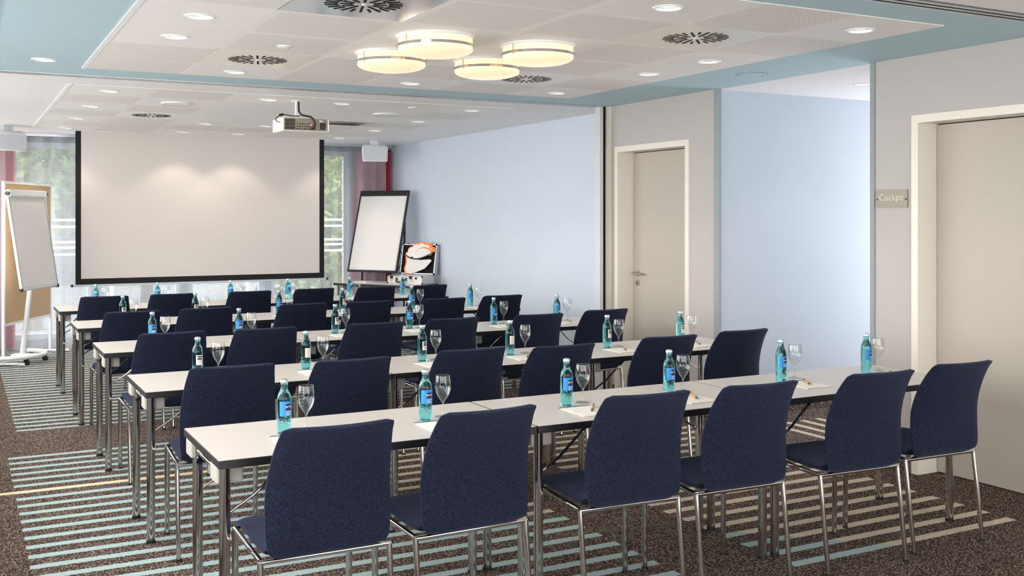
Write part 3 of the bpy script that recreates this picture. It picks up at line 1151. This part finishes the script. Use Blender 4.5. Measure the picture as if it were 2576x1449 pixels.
# flip chart 2
fdir = Vector((-0.80, -0.60))
t = thing('flip_chart', 'black framed flip chart with blank paper behind the corner table', 'flip chart', (4.80, 12.66, 0), math.atan2(fdir.y, fdir.x) + PI / 2)
tilt = Matrix.Translation((0, -0.16, 0.86)) @ Matrix.Rotation(math.radians(-17), 4, 'X')
bo = MB().box(-0.355, 0.355, 0.0, 0.015, 0, 1.06).xf(tilt).build('board', 'white', t)
f = MB()
for q in ((-0.37, -0.352, 0, 1.06), (0.352, 0.37, 0, 1.06), (-0.37, 0.37, -0.02, 0.004), (-0.37, 0.37, 1.05, 1.075)):
    f.box(q[0], q[1], -0.008, 0.02, q[2], q[3])
f.xf(tilt).build('frame', 'black', bo)
MB().box(-0.345, 0.345, -0.02, 0.0, 1.0, 1.06, 0.004).xf(tilt).build('paper_clamp', 'black', t)
MB().box(-0.335, 0.335, -0.005, -0.001, 0.012, 1.0).xf(tilt).build('paper_pad', 'paper', t)
MB().tube([(0.36, 0.03, 0.28), (0.42, 0.06, 0.16), (0.36, 0.03, 0.02)], 0.006, 6).xf(tilt).build('side_latch', 'black', t)
for a, b in (((-0.3, 0.15, 1.6), (-0.34, 0.06, 0)), ((0.3, 0.15, 1.6), (0.34, 0.06, 0)), ((0, 0.2, 1.7), (0, 0.36, 0))):
    MB().tube([a, b], 0.014, 10).build('leg', 'black', t, True)


# ------------------------------------------------------------------ seminar tables
TH, TL, TD = 0.725, 1.234, 0.615


def make_table(L=TL, D=TD):
    t = link('folding_table', None)
    ed = MB().box(-L / 2, L / 2, 0, D, TH - 0.03, TH - 0.0012, 0.002, 1).build('edge_band', 'edge', t)
    MB().box(-L / 2 + 0.0022, L / 2 - 0.0022, 0.0022, D - 0.0022, TH - 0.004, TH).build('tabletop', 'laminate', t)
    leg = MB().tube([(0, 0, 0.012), (0, 0, TH - 0.03)], 0.0195, 18).mesh('leg', 'chrome', True)
    foot = MB().lathe([(0.021, 0), (0.021, 0.014), (0.0195, 0.016)], 18).mesh('foot', 'black')
    brk = MB().box(-0.05, 0.044, -0.05, 0.05, TH - 0.095, TH - 0.03, 0.006).mesh('bracket', 'bracket')
    for sx in (-1, 1):
        x = sx * (L / 2 - 0.033)
        for y in (0.06, D - 0.1):
            lo = link('leg', leg, t, (x, y, 0))
            link('foot', foot, lo)
        link('bracket', brk, t, (x - sx * 0.022, 0.115, 0))
        link('bracket', brk, t, (x - sx * 0.022, D - 0.065, 0.0))
        MB().tube([(x, 0.06, 0.52), (x - sx * 0.10, 0.06, 0.58), (x - sx * 0.24, 0.07, TH - 0.032)], 0.0055, 8).build('brace', 'chrome', t, True)
        MB().tube([(x, D - 0.1, 0.5), (x - sx * 0.10, D - 0.1, 0.56), (x - sx * 0.24, D - 0.1, TH - 0.032)], 0.0055, 8).build('brace', 'chrome', t, True)
        MB().tube([(x, 0.06, 0.655), (x, D - 0.1, 0.655)], 0.008, 10).build('cross_tube', 'chrome', t, True)
        MB().lathe([(0.014, -0.012), (0.014, 0.012)], 6).xf(Matrix.Translation((x + sx * 0.0, D - 0.1, 0.62)) @ Matrix.Rotation(PI / 2, 4, 'X') @ Matrix.Translation((0, 0, 0.022))).build('bolt', 'chrome', t)
    return t


ROWF = [3.555, 5.105, 6.68, 8.25, 9.81]
TX = [1.3925, 2.6325, 3.8725]
proto_table = make_table()
tables = {}
for k, yf in enumerate(ROWF):
    for i, x in enumerate(TX):
        o = proto_table if (k, i) == (0, 0) else copy_tree(proto_table)
        o.location = (x, yf, 0)
        tag(o, 'white-topped chrome-legged folding table, %s row from the screen, %s from the door wall' % (ORD[4 - k], ORD[2 - i]), 'table', 'seminar tables in rows')

# ------------------------------------------------------------------ chairs
def make_chair():
    t = link('conference_chair', None)
    # backrest: sections stacked along the profile
    keys = [(0.030, 0.435, 0.175, 0.020), (0.004, 0.437, 0.190, 0.030), (-0.010, 0.447, 0.200, 0.034), (-0.016, 0.465, 0.208, 0.036), (-0.018, 0.50, 0.214, 0.036),
            (-0.021, 0.57, 0.217, 0.035), (-0.031, 0.65, 0.2155, 0.033), (-0.051, 0.725, 0.2095, 0.031), (-0.080, 0.79, 0.202, 0.029), (-0.110, 0.838, 0.194, 0.028),
            (-0.124, 0.856, 0.1915, 0.027), (-0.132, 0.866, 0.190, 0.024), (-0.137, 0.8715, 0.187, 0.019), (-0.140, 0.8745, 0.182, 0.012), (-0.141, 0.876, 0.175, 0.004)]

    def catmull(k, sub):
        out = []
        for i in range(len(k) - 1):
            p0, p1, p2, p3 = k[max(0, i - 1)], k[i], k[i + 1], k[min(len(k) - 1, i + 2)]
            for j in range(sub):
                u = j / sub
                out.append(tuple(0.5 * (2 * b + (c - a) * u + (2 * a - 5 * b + 4 * c - d) * u * u + (3 * b - a - 3 * c + d) * u ** 3) for a, b, c, d in zip(p0, p1, p2, p3)))
        return out + [k[-1]]
    keys = keys[:3] + catmull(keys[3:10], 2)[:-1] + keys[9:]
    prof = [(q[0], q[1]) for q in keys]
    hw = [q[2] for q in keys]
    th = [q[3] for q in keys]
    rings = []
    n = 14
    for i, ((y, z), w, h) in enumerate(zip(prof, hw, th)):
        a = prof[max(0, i - 1)]
        b = prof[min(len(prof) - 1, i + 1)]
        ty, tz = b[0] - a[0], b[1] - a[1]
        l = math.hypot(ty, tz)
        ny, nz = tz / l, -ty / l          # front normal (+y)
        s = min(1, max(0, (z - 0.46) / 0.2))
        ring = []
        for side in (0, 1):
            for j in range(n + 1):
                u = (-1 + 2 * j / n) * (1 if side == 0 else -1)
                e = 1.0
                if abs(u) > 0.93:
                    e = 0.45
                bow = 0.036 * s * (u * u - 0.35) + (0.0 if side == 0 else 0)
                off = h * e if side == 0 else 0.0
                if abs(u) > 0.93 and side == 1:
                    off = h * 0.22
                ring.append(Vector((u * w, y + bow + ny * off, z + nz * off)))
        rings.append([v + Vector((0, -0.03, -0.004)) for v in ring])
    MB().loft(rings).build('backrest', 'navy', t, True)
    # seat pad
    rings = []
    sp = [(0.018, 0.452, 0.012, 0.19), (0.022, 0.452, 0.030, 0.205), (0.05, 0.452, 0.034, 0.212), (0.15, 0.452, 0.034, 0.210), (0.27, 0.457, 0.036, 0.209), (0.34, 0.459, 0.038, 0.209), (0.385, 0.455, 0.040, 0.207), (0.41, 0.445, 0.038, 0.206), (0.425, 0.43, 0.028, 0.198), (0.43, 0.418, 0.012, 0.188)]
    for (y, z, h, w) in sp:
        ring = []
        for k in range(20):
            a = 2 * PI * k / 20
            ca, sa = math.cos(a), math.sin(a)
            ex = lambda v, p: math.copysign(abs(v) ** p, v)
            ring.append(Vector((ex(ca, 0.35) * w, y, z - 0.006 + ex(sa, 0.7) * h * 0.5)))
        rings.append(ring)
    MB().loft(rings).build('seat', 'navy', t, True)
    fr = MB()
    r = 0.0105
    z = 0.421
    fr.tube([(-0.229, 0, z), (0.229, 0, z)], r, 10)
    for s in (-1, 1):
        fr.tube([(s * 0.219, 0.0, z), (s * 0.217, 0.20, z + 0.004), (s * 0.216, 0.385, z + 0.01)], r * 0.9, 10)
    fr.tube([(-0.216, 0.385, z + 0.008), (0.216, 0.385, z + 0.008)], r * 0.8, 10)
    fr.build('frame', 'chrome', t, True)
    rear = MB().tube([(0, -0.052, 0.01), (0, 0.0, z + 0.002)], 0.0105, 12).mesh('leg', 'chrome', True)
    front = MB().tube([(0, 0.008, 0.01), (0, 0.004, 0.38), (0, 0.0, z + 0.008)], 0.0125, 12).mesh('leg', 'chrome', True)
    foot = MB().lathe([(0.0125, 0.0), (0.0125, 0.012)], 12).mesh('foot', 'black')
    for s in (-1, 1):
        lo = link('leg', rear, t, (s * 0.224, 0.0, 0))
        link('foot', foot, lo, (0, -0.052, 0))
        lo = link('leg', front, t, (s * 0.214, 0.385, 0))
        link('foot', foot, lo, (0, 0.008, 0))
    return t


CHX = [[1.092, 1.638, 2.329, 2.868, 3.537, 4.10], [1.10, 1.649, 2.31, 2.804, 3.542, 4.118], [1.10, 1.64, 2.335, 2.894, 3.542, 4.143], [1.096, 1.615, 2.354, 2.884, 3.542, 4.11], [1.096, 1.657, 2.325, 2.94, 3.542, 4.091]]
CHY = [[3.225, 3.231, 3.233, 3.213, 3.20, 3.235], [4.72, 4.675, 4.745, 4.66, 4.73, 4.78], [6.24, 6.21, 6.20, 6.24, 6.22, 6.30], [7.76, 7.80, 7.83, 7.80, 7.80, 7.86], [9.34, 9.36, 9.36, 9.42, 9.38, 9.38]]
CHR = [[0, 2, -3, -2, -3, -2], [-2, 2, 0, 1, 0, 2], [1, 1, 1, 3, 0, 2], [1, 1, 2, 2, 0, 1], [-2, -1, 1, 2, 0, 3]]
chair0 = make_chair()
for k in range(5):
    for i in range(6):
        o = chair0 if (k, i) == (0, 0) else copy_tree(chair0)
        o.location = (CHX[k][i], CHY[k][i] + 0.145, 0)
        o.rotation_euler = (0, 0, math.radians(CHR[k][i]))
        tag(o, 'navy upholstered chrome-legged chair, %s row from the screen, %s seat from the door wall' % (ORD[4 - k], ORD[5 - i]), 'chair', 'navy chairs at the seminar tables')

# ------------------------------------------------------------------ bottles, glasses, pads, pens
def curved_text(s, size, r, ang0, z0, bold=0.0):
    me = text_mesh(s, size, 0, bold)
    for v in me.vertices:
        a = ang0 + v.co.x / r
        zz = z0 + v.co.y
        v.co = (r * math.cos(a), r * math.sin(a), zz)
    return me


def arc_patch(r, a0, a1, z0, z1, n=14):
    return MB().grid(lambda u, v: (r * math.cos(a0 + (a1 - a0) * u), r * math.sin(a0 + (a1 - a0) * u), z0 + (z1 - z0) * v), n, 1)


BOT_PROF = [(0.0, 0.004), (0.018, 0.0), (0.0245, 0.0012), (0.0268, 0.006), (0.0272, 0.014), (0.0266, 0.024), (0.0268, 0.05), (0.0275, 0.064), (0.0275, 0.126), (0.0268, 0.136), (0.0245, 0.147), (0.0205, 0.157), (0.0160, 0.165), (0.0136, 0.172), (0.0126, 0.182), (0.0124, 0.186), (0.0142, 0.188), (0.0142, 0.192), (0.0128, 0.194), (0.0128, 0.200), (0.0, 0.200)]


def make_bottle(kind):
    t = link('water_bottle', None)
    MB().lathe(BOT_PROF, 28, False).build('glass_body', 'bottle', t, True)
    m = MB()
    rings = []
    for r, z in ((0.0152, 0.1955), (0.0150, 0.199), (0.0138, 0.205), (0.010, 0.2072)):
        rings.append([Vector(((r + (0.0006 if (j % 2 and z < 0.2) else 0)) * math.cos(2 * PI * j / 42), (r + (0.0006 if (j % 2 and z < 0.2) else 0)) * math.sin(2 * PI * j / 42), z)) for j in range(42)])
    m.loft(rings)
    m.build('crown_cap', 'cap', t)
    c = math.radians(-90 + 14)
    R = 0.0278
    if kind == 'blue':
        lb = arc_patch(R, c - 1.25, c + 1.0, 0.070, 0.126, 20).build('label', 'lbl_blue', t, True)
    elif kind == 'back':
        lb = arc_patch(R, c - 0.75, c + 0.45, 0.066, 0.116).build('label', 'lbl_white', t, True)
        for k in range(7):
            arc_patch(R + 0.0002, c - 0.62, c + 0.3, 0.072 + k * 0.006, 0.0735 + k * 0.006).build('text_line', 'lbl_grey', lb)
        return t
    else:
        lb = arc_patch(R, c - 0.62, c + 0.62, 0.066, 0.116).build('label', 'lbl_white', t, True)
    arc_patch(R + 0.0002, c - 0.40, c + 0.50, 0.092, 0.116 if kind == 'blue' else 0.112).build('brand_plate', 'lbl_dark', lb, True)
    for s, sz, z0, m_ in (('SELTERS', 0.0078, 0.105 if kind == 'blue' else 0.102, 'lbl_text'), ('CLASSIC', 0.0062, 0.086, 'lbl_text' if kind == 'blue' else 'lbl_grey')):
        me = curved_text(s, sz, R + 0.0005, c + 0.05, z0, 0.00012)
        me.materials.append(M[m_])
        link('lettering', me, lb)
    for k in range(2):
        arc_patch(R + 0.0003, c - 0.35, c + 0.45, 0.0745 + k * 0.004, 0.0758 + k * 0.004).build('text_line', 'lbl_text' if kind == 'blue' else 'lbl_grey', lb)
    return t


bproto = {}


def make_glass():
    t = link('wine_glass', None)
    prof = [(0.0, 0.0), (0.033, 0.0), (0.0335, 0.0015), (0.02, 0.004), (0.008, 0.008), (0.0042, 0.016), (0.0036, 0.035), (0.0042, 0.055), (0.007, 0.064), (0.014, 0.074), (0.0235, 0.088), (0.030, 0.103), (0.0335, 0.120), (0.0338, 0.134), (0.032, 0.152), (0.0292, 0.170)]
    MB().lathe(prof[:9], 24, False).build('stem', 'wineglass', t, True)
    MB().lathe(prof[8:] + [(0.0286, 0.1703)], 28, False).build('bowl', 'wineglass', t, True)
    MB().tube([(0.0290 * math.cos(a), 0.0290 * math.sin(a), 0.170) for a in [2 * PI * j / 28 for j in range(28)]], 0.0006, 6, closed=True).build('rim', 'wineglass', t, True)
    return t


def make_pad():
    t = link('note_pad', None)
    MB().box(0, 0.15, 0, 0.212, 0, 0.004).build('paper_block', 'paper', t)
    MB().box(0, 0.15, 0.198, 0.2125, 0.0002, 0.0044).build('header_strip', 'green', t)
    MB().box(-0.0006, 0.1506, -0.0006, 0.2128, -0.0, 0.0012).build('backing_card', 'kraft', t)
    return t


def make_pen():
    t = link('ball_pen', None)
    MB().tube([(0, 0, 0.0055), (0, 0.085, 0.0055)], 0.0056, 10).build('barrel', 'kraft', t, True)
    MB().lathe([(0.0048, 0), (0.0046, 0.012), (0.0016, 0.03), (0, 0.032)], 10).xf(Matrix.Translation((0, 0, 0.0055)) @ Matrix.Rotation(PI / 2, 4, 'X')).build('tip', 'pengreen', t, True)
    MB().tube([(0, 0.085, 0.0055), (0, 0.11, 0.0055)], 0.0045, 10).build('cap_end', 'pengreen', t, True)
    MB().box(-0.002, 0.002, 0.07, 0.108, 0.0095, 0.0115).build('clip', 'pengreen', t)
    return t


cth, sth = math.cos(YAW), math.sin(YAW)


def x_on_row(px, Y):
    """world x of the ray through pixel column px where it meets depth Y (used to lay out the places along each row)"""
    k = (px - 1288) / F_PX
    return Y * (k * cth + sth) / (cth - k * sth)


BPX = [[715, 1070, 1425, 1683, 1965, 2179], [497, 770, 1062, 1283, 1527, 1712], [383, 601, 843, 1030, 1242, 1401], [309, 491, 702, 862, 1036, 1183], [241, 396, 580, 725, 880, 1013]]
GPX = [[770, 1114, 1466, 1718, 2000, 2208], [549, 812, 1096, 1321, 1556, 1739], [415, 632, 869, 1055, 1267, 1427], [336, 515, 728, 881, 1057, 1204], [265, 418, 600, 742, 899, 1032]]
BK = [['blue'] * 6, ['white', 'back', 'white', 'back', 'white', 'white'], ['blue', 'blue', 'white', 'blue', 'blue', 'blue'], ['white', 'white', 'blue', 'white', 'blue', 'blue'], ['blue'] * 6]
BDY = [[0.335, 0.32, 0.325, 0.355, 0.41, 0.405], [0.36, 0.375, 0.355, 0.36, 0.37, 0.37], [0.36, 0.37, 0.37, 0.41, 0.39, 0.39], [0.36] * 6, [0.36] * 6]
glass0 = pad0 = pen0 = None
LBLWORD = {'blue': 'blue label', 'white': 'pale label', 'back': 'pale back label'}
for k in range(5):
    for i in range(6):
        Y = ROWF[k] + BDY[k][i]
        bx = x_on_row(BPX[k][i], Y)
        kind = BK[k][i]
        if kind not in bproto:
            o = bproto[kind] = make_bottle(kind)
        else:
            o = copy_tree(bproto[kind])
        o.location = (bx, Y, TH)
        o.rotation_euler = (0, 0, random.uniform(-0.12, 0.12))
        place = '%s row from the screen, %s place from the door wall' % (ORD[4 - k], ORD[5 - i])
        tag(o, 'teal bottle, %s, %s' % (LBLWORD[kind], place), 'bottle', 'teal water bottles on the tables')
        gy = Y + 0.035
        if glass0 is None:
            g_ = glass0 = make_glass()
        else:
            g_ = copy_tree(glass0)
        g_.location = (x_on_row(GPX[k][i], gy), gy, TH)
        tag(g_, 'empty wine glass, ' + place, 'wine glass', 'empty wine glasses on the tables')
        if pad0 is None:
            p_ = pad0 = make_pad()
        else:
            p_ = copy_tree(pad0)
        pr = math.radians([0, 0, -1, 2, -2, 1][(i + k) % 6])
        px0, py0 = bx - 0.068, Y - 0.255
        p_.location = (px0, py0, TH)
        p_.rotation_euler = (0, 0, pr)
        tag(p_, 'white green-headed note pad, ' + place, 'note pad', 'note pads on the tables')
        if pen0 is None:
            n_ = pen0 = make_pen()
        else:
            n_ = copy_tree(pen0)
        n_.location = (px0 + 0.092, py0 + 0.085, TH + 0.0045)
        n_.rotation_euler = (0, 0, math.radians([-22, -34, -30, -24, -36, -28][(i * 2 + k) % 6]))
        tag(n_, 'kraft and green pen, ' + place, 'pen', 'pens on the note pads')

# ------------------------------------------------------------------ corner table with the open case
A = Vector((4.13, 12.48))
dirx = Vector((0.52, -0.854)).normalized()
o = make_table(1.20, 0.56)
rz = math.atan2(dirx.y, dirx.x)
yv = Vector((-dirx.y, dirx.x))
ctr = A + dirx * 0.60
o.location = (ctr.x, ctr.y, 0)
o.rotation_euler = (0, 0, rz)
tag(o, 'white-topped folding table set askew in the corner under the open case', 'table')


def at_tab(u, v):
    q = A + dirx * u + yv * v
    return (q.x, q.y, TH)


t = thing('aluminium_case', 'open aluminium case lined with black foam on the corner table', 'case', at_tab(0.93, 0.235), rz)
W2, D2, H2 = 0.26, 0.25, 0.10
case = MB()
th_ = 0.012
case.box(-W2, W2, 0, th_, 0, H2)
case.box(-W2, W2, D2 - th_, D2, 0, H2)
case.box(-W2, -W2 + th_, th_, D2 - th_, 0, H2)
case.box(W2 - th_, W2, th_, D2 - th_, 0, H2)
case.box(-W2, W2, 0, D2, 0, 0.01)
case.build('case_base', mat('case_alu_sheet', lin(214, 212, 205), 0.42, 0.75), t)
MB().box(-W2 + th_, W2 - th_, th_, D2 - th_, 0.01, H2 - 0.02).build('base_foam', 'foam', t)
rims = MB()
for z in (0.0, H2 - 0.012):
    rims.box(-W2 - 0.003, W2 + 0.003, -0.003, 0.012, z, z + 0.012)
for x in (-W2 - 0.003, W2 - 0.012):
    rims.box(x, x + 0.015, -0.003, 0.012, 0, H2)
rims.build('edge_profile', 'alu', t)
for x in (-W2, W2):
    for z in (0.013, H2 - 0.004):
        MB().lathe([(0.0, -0.012), (0.009, -0.008), (0.012, 0), (0.009, 0.008), (0, 0.012)], 10).xf(Matrix.Translation((x, 0.0, z))).build('corner_ball', 'black', t)
MB().tube([(-0.12, -0.003, 0.075), (-0.112, -0.028, 0.04), (-0.095, -0.032, 0.025), (0.0, -0.032, 0.025), (0.018, -0.028, 0.04), (0.025, -0.003, 0.075)], 0.009, 10).build('handle', 'black', t, True)
for x in (-0.2, 0.09):
    lt = MB().box(x - 0.02, x + 0.02, -0.012, 0, 0.065, 0.10, 0.003).build('latch', 'black', t)
    MB().tube([(x + 0.013 * math.cos(a), -0.008, 0.045 + 0.02 * math.sin(a)) for a in [2 * PI * j / 16 for j in range(16)]], 0.0022, 6, closed=True).build('latch_ring', 'alu', lt)
MB().lathe([(0.016, 0), (0.014, 0.006), (0, 0.006)], 16).xf(Matrix.Translation((0.17, 0, 0.075)) @ Matrix.Rotation(PI / 2, 4, 'X')).build('lock', 'black', t)
# lid: opens back, stands just past vertical at y = D2
lidxf = Matrix.Translation((0, D2, H2 + 0.012)) @ Matrix.Rotation(math.radians(-10), 4, 'X')
LH = 0.375
ld = MB()
ld.box(-W2, W2, 0.06, 0.07, 0, LH)
ld.box(-W2, -W2 + th_, 0, 0.06, 0, LH)
ld.box(W2 - th_, W2, 0, 0.06, 0, LH)
ld.box(-W2, W2, 0, 0.06, 0, th_)
ld.box(-W2, W2, 0, 0.06, LH - th_, LH)
lid = ld.xf(lidxf).build('lid', 'alu', t)


def eggcrate(u, v):
    x = -W2 + th_ + (2 * W2 - 2 * th_) * u
    z = th_ + (LH - 2 * th_) * v
    return (x, 0.03 - 0.012 * (math.sin(x * 105) * math.sin(z * 105)), z)


MB().grid(eggcrate, 72, 48).xf(lidxf).build('lid_foam', 'foam', lid, True)
for x in (-W2 + 0.004, W2 - 0.004):
    for z in (0.005, LH - 0.005):
        MB().lathe([(0.0, -0.014), (0.010, -0.008), (0.013, 0), (0.010, 0.008), (0, 0.014)], 10).xf(lidxf @ Matrix.Translation((x, 0.0, z))).build('corner_ball', 'black', lid)
for x in (-0.18, 0.16):
    MB().box(x - 0.025, x + 0.025, 0.005, 0.03, LH, LH + 0.012, 0.003).xf(lidxf).build('lid_latch', 'black', lid)


# paper cut-out leaning in the case lid: scalloped upper shape over a lower one with a dark strap
def scallop(cx_, cy_, rx, ry, n, amp, a0, a1, rot=0.0):
    pts = []
    N = n * 8
    for k in range(N + 1):
        a = a0 + (a1 - a0) * k / N
        r = 1 + amp * abs(math.sin(n * PI * k / N))
        x, y = rx * r * math.cos(a), ry * r * math.sin(a)
        pts.append((cx_ + x * math.cos(rot) - y * math.sin(rot), cy_ + x * math.sin(rot) + y * math.cos(rot)))
    return pts


t2 = thing('paper_cutout', 'white and orange scalloped paper cut-out leaning in the open case lid', 'paper cut-out', at_tab(0.93, 0.235), rz)
cutxf = lidxf @ Matrix.Translation((0.03, -0.004, 0.0)) @ Matrix.Scale(1.13, 4) @ Matrix.Rotation(PI / 2, 4, 'X')
MB().prism(scallop(0.0, 0.215, 0.19, 0.13, 6, 0.10, 0, PI, 0.18) , 0.000, 0.003).xf(cutxf).build('upper_backing', 'orange', t2)
MB().prism(scallop(-0.012, 0.205, 0.165, 0.12, 6, 0.11, 0, PI, 0.18), 0.004, 0.008).xf(cutxf).build('upper_sheet', 'paper', t2)
MB().prism(scallop(0.045, 0.195, 0.125, 0.10, 3, 0.04, 0, PI, 0.22), 0.0085, 0.0105).xf(cutxf).build('inner_backing', 'orange', t2)  # orange paper layer behind the inner sheet
MB().prism(scallop(0.035, 0.185, 0.12, 0.095, 3, 0.05, 0, PI, 0.22), 0.011, 0.014).xf(cutxf).build('inner_sheet', 'paper', t2)
low = [(-0.185, 0.19), (-0.175, 0.13), (-0.19, 0.06), (-0.175, 0.01), (-0.10, 0.0), (-0.01, 0.03), (0.07, 0.06), (0.12, 0.11), (0.155, 0.15), (0.13, 0.165), (0.0, 0.155), (-0.1, 0.165)]
MB().prism([(x - 0.012, y - 0.006) for x, y in low], 0.0, 0.003).xf(cutxf).build('lower_backing', 'orange', t2)
MB().prism([(x + 0.008, y) for x, y in low], 0.004, 0.007).xf(cutxf).build('lower_sheet', 'paper', t2)
band = [(-0.19 + 0.37 * k / 12, 0.215 - 0.055 * math.sin(PI * (k / 12) ** 0.8) + 0.03 * k / 12) for k in range(13)]
MB().prism(band + [(x, y - 0.014) for x, y in reversed(band)], 0.015, 0.018).xf(cutxf).build('strap', 'black', t2)
t3 = thing('paper_stack', 'small stack of white paper on the corner table beside the case', 'paper', at_tab(0.30, 0.24), rz)
MB().box(-0.07, 0.07, -0.05, 0.05, 0, 0.012).build('sheets', 'paper', t3)
MB().box(-0.071, 0.071, -0.051, 0.051, 0, 0.002).build('backing_card', 'kraft', t3)

# ------------------------------------------------------------------ outside
struct(MB().box(-14, 22, YF + 0.2, 48, -0.42, -0.4).build('ground_outside', 'asphalt'))
struct(MB().box(-14, -0.63, -14, YF + 0.2, -0.42, -0.4).build('ground_outside_left', 'ground_bounce'))
struct(MB().box(-0.63, 22, -14, YB - 0.25, -0.42, -0.4).build('ground_outside_back', 'pave'))


def tree(x, y, h, rx, rz_, leafm, label, n=5200):
    t = thing('tree', label, 'tree', (x, y, -0.4), 0, 'trees outside the window')
    MB().tube([(0, 0, 0), (0.05, 0.02, h * 0.5), (0, 0, h)], [0.14, 0.1, 0.05], 8).build('trunk', 'bark', t)
    br = MB()
    for k in range(7):
        a = random.uniform(0, 2 * PI)
        z0 = h * random.uniform(0.15, 0.5)
        br.tube([(0, 0, z0), (math.cos(a) * rx * 0.4, math.sin(a) * rx * 0.4, z0 + 0.5), (math.cos(a) * rx * 0.8, math.sin(a) * rx * 0.8, z0 + 1.3)], [0.05, 0.03, 0.015], 6)
    br.build('branches', 'bark', t)
    vs, fs = [], []
    for k in range(n):
        while True:
            p = Vector((random.uniform(-1, 1), random.uniform(-1, 1), random.uniform(-1, 1)))
            if p.length < 1 and p.length > 0.35:
                break
        p = Vector((p.x * rx, p.y * rx, h + p.z * rz_))
        p += Vector((random.gauss(0, .12), random.gauss(0, .12), random.gauss(0, .12)))
        if p.z < 0.15:
            continue
        s = random.uniform(0.07, 0.14)
        u = Vector((random.gauss(0, 1), random.gauss(0, 1), random.gauss(0, 1))).normalized()
        w = u.orthogonal().normalized()
        b = len(vs)
        vs += [p - u * s, p + w * s * 0.5, p + u * s, p - w * s * 0.5]
        fs.append((b, b + 1, b + 2, b + 3))
    me = bpy.data.meshes.new('crown')
    me.from_pydata(vs, [], fs)
    me.materials.append(M[leafm])
    cr = link('crown', me, t)
    cr['kind'] = 'stuff'
    return t


tree(1.15, 19.6, 4.6, 2.2, 2.8, 'leaf', 'dense green tree outside behind the cork pinboard', 9000)
tree(6.3, 19.6, 3.0, 2.2, 3.0, 'leaf2', 'pale green tree outside beside the door-wall drape', 9000)
tree(3.7, 24.2, 4.4, 2.3, 3.4, 'leaf', 'green tree outside behind the middle of the screen', 7000)
tree(8.6, 24.2, 4.0, 2.3, 3.6, 'leaf', 'green tree outside beyond the pale tree', 8000)
tree(-1.2, 24.2, 4.6, 2.3, 3.4, 'leaf2', 'pale green tree outside beyond the dense tree', 7000)
tree(1.3, 29.0, 4.8, 2.4, 3.8, 'leaf2', 'distant pale tree outside behind the pinboard side', 7000)
t = thing('railing', 'white horizontal bar railing outside the window', 'railing', (0, 16.3, -0.4))
for z in (1.40, 1.50, 1.58, 1.80, 1.90):
    MB().tube([(-8, 0, z), (14, 0, z)], 0.018, 8).build('bar', 'white', t)
for k in range(12):
    MB().tube([(-8 + 2 * k, 0.02, 0), (-8 + 2 * k, 0.02, 1.92)], 0.025, 8).build('post', 'white', t)

t = thing('added_fence', 'long grey concrete panel fence added behind the trees to cover bright sky', 'fence', (4.0, 32.0, -0.4))  # added to block the bright sky below the tree crowns
M['concrete'] = mat('grey_concrete', lin(104, 110, 112), 0.9, vary=0.12, vscale=1.2)
for k in range(8):
    MB().box(-12 + 3.0 * k + 0.01, -9 + 3.0 * k - 0.01, 0, 0.2, 0, 3.1).build('wall_panel', 'concrete', t)
MB().box(-12.05, 12.05, -0.06, 0.26, 3.1, 3.2).build('coping', 'asphalt', t)
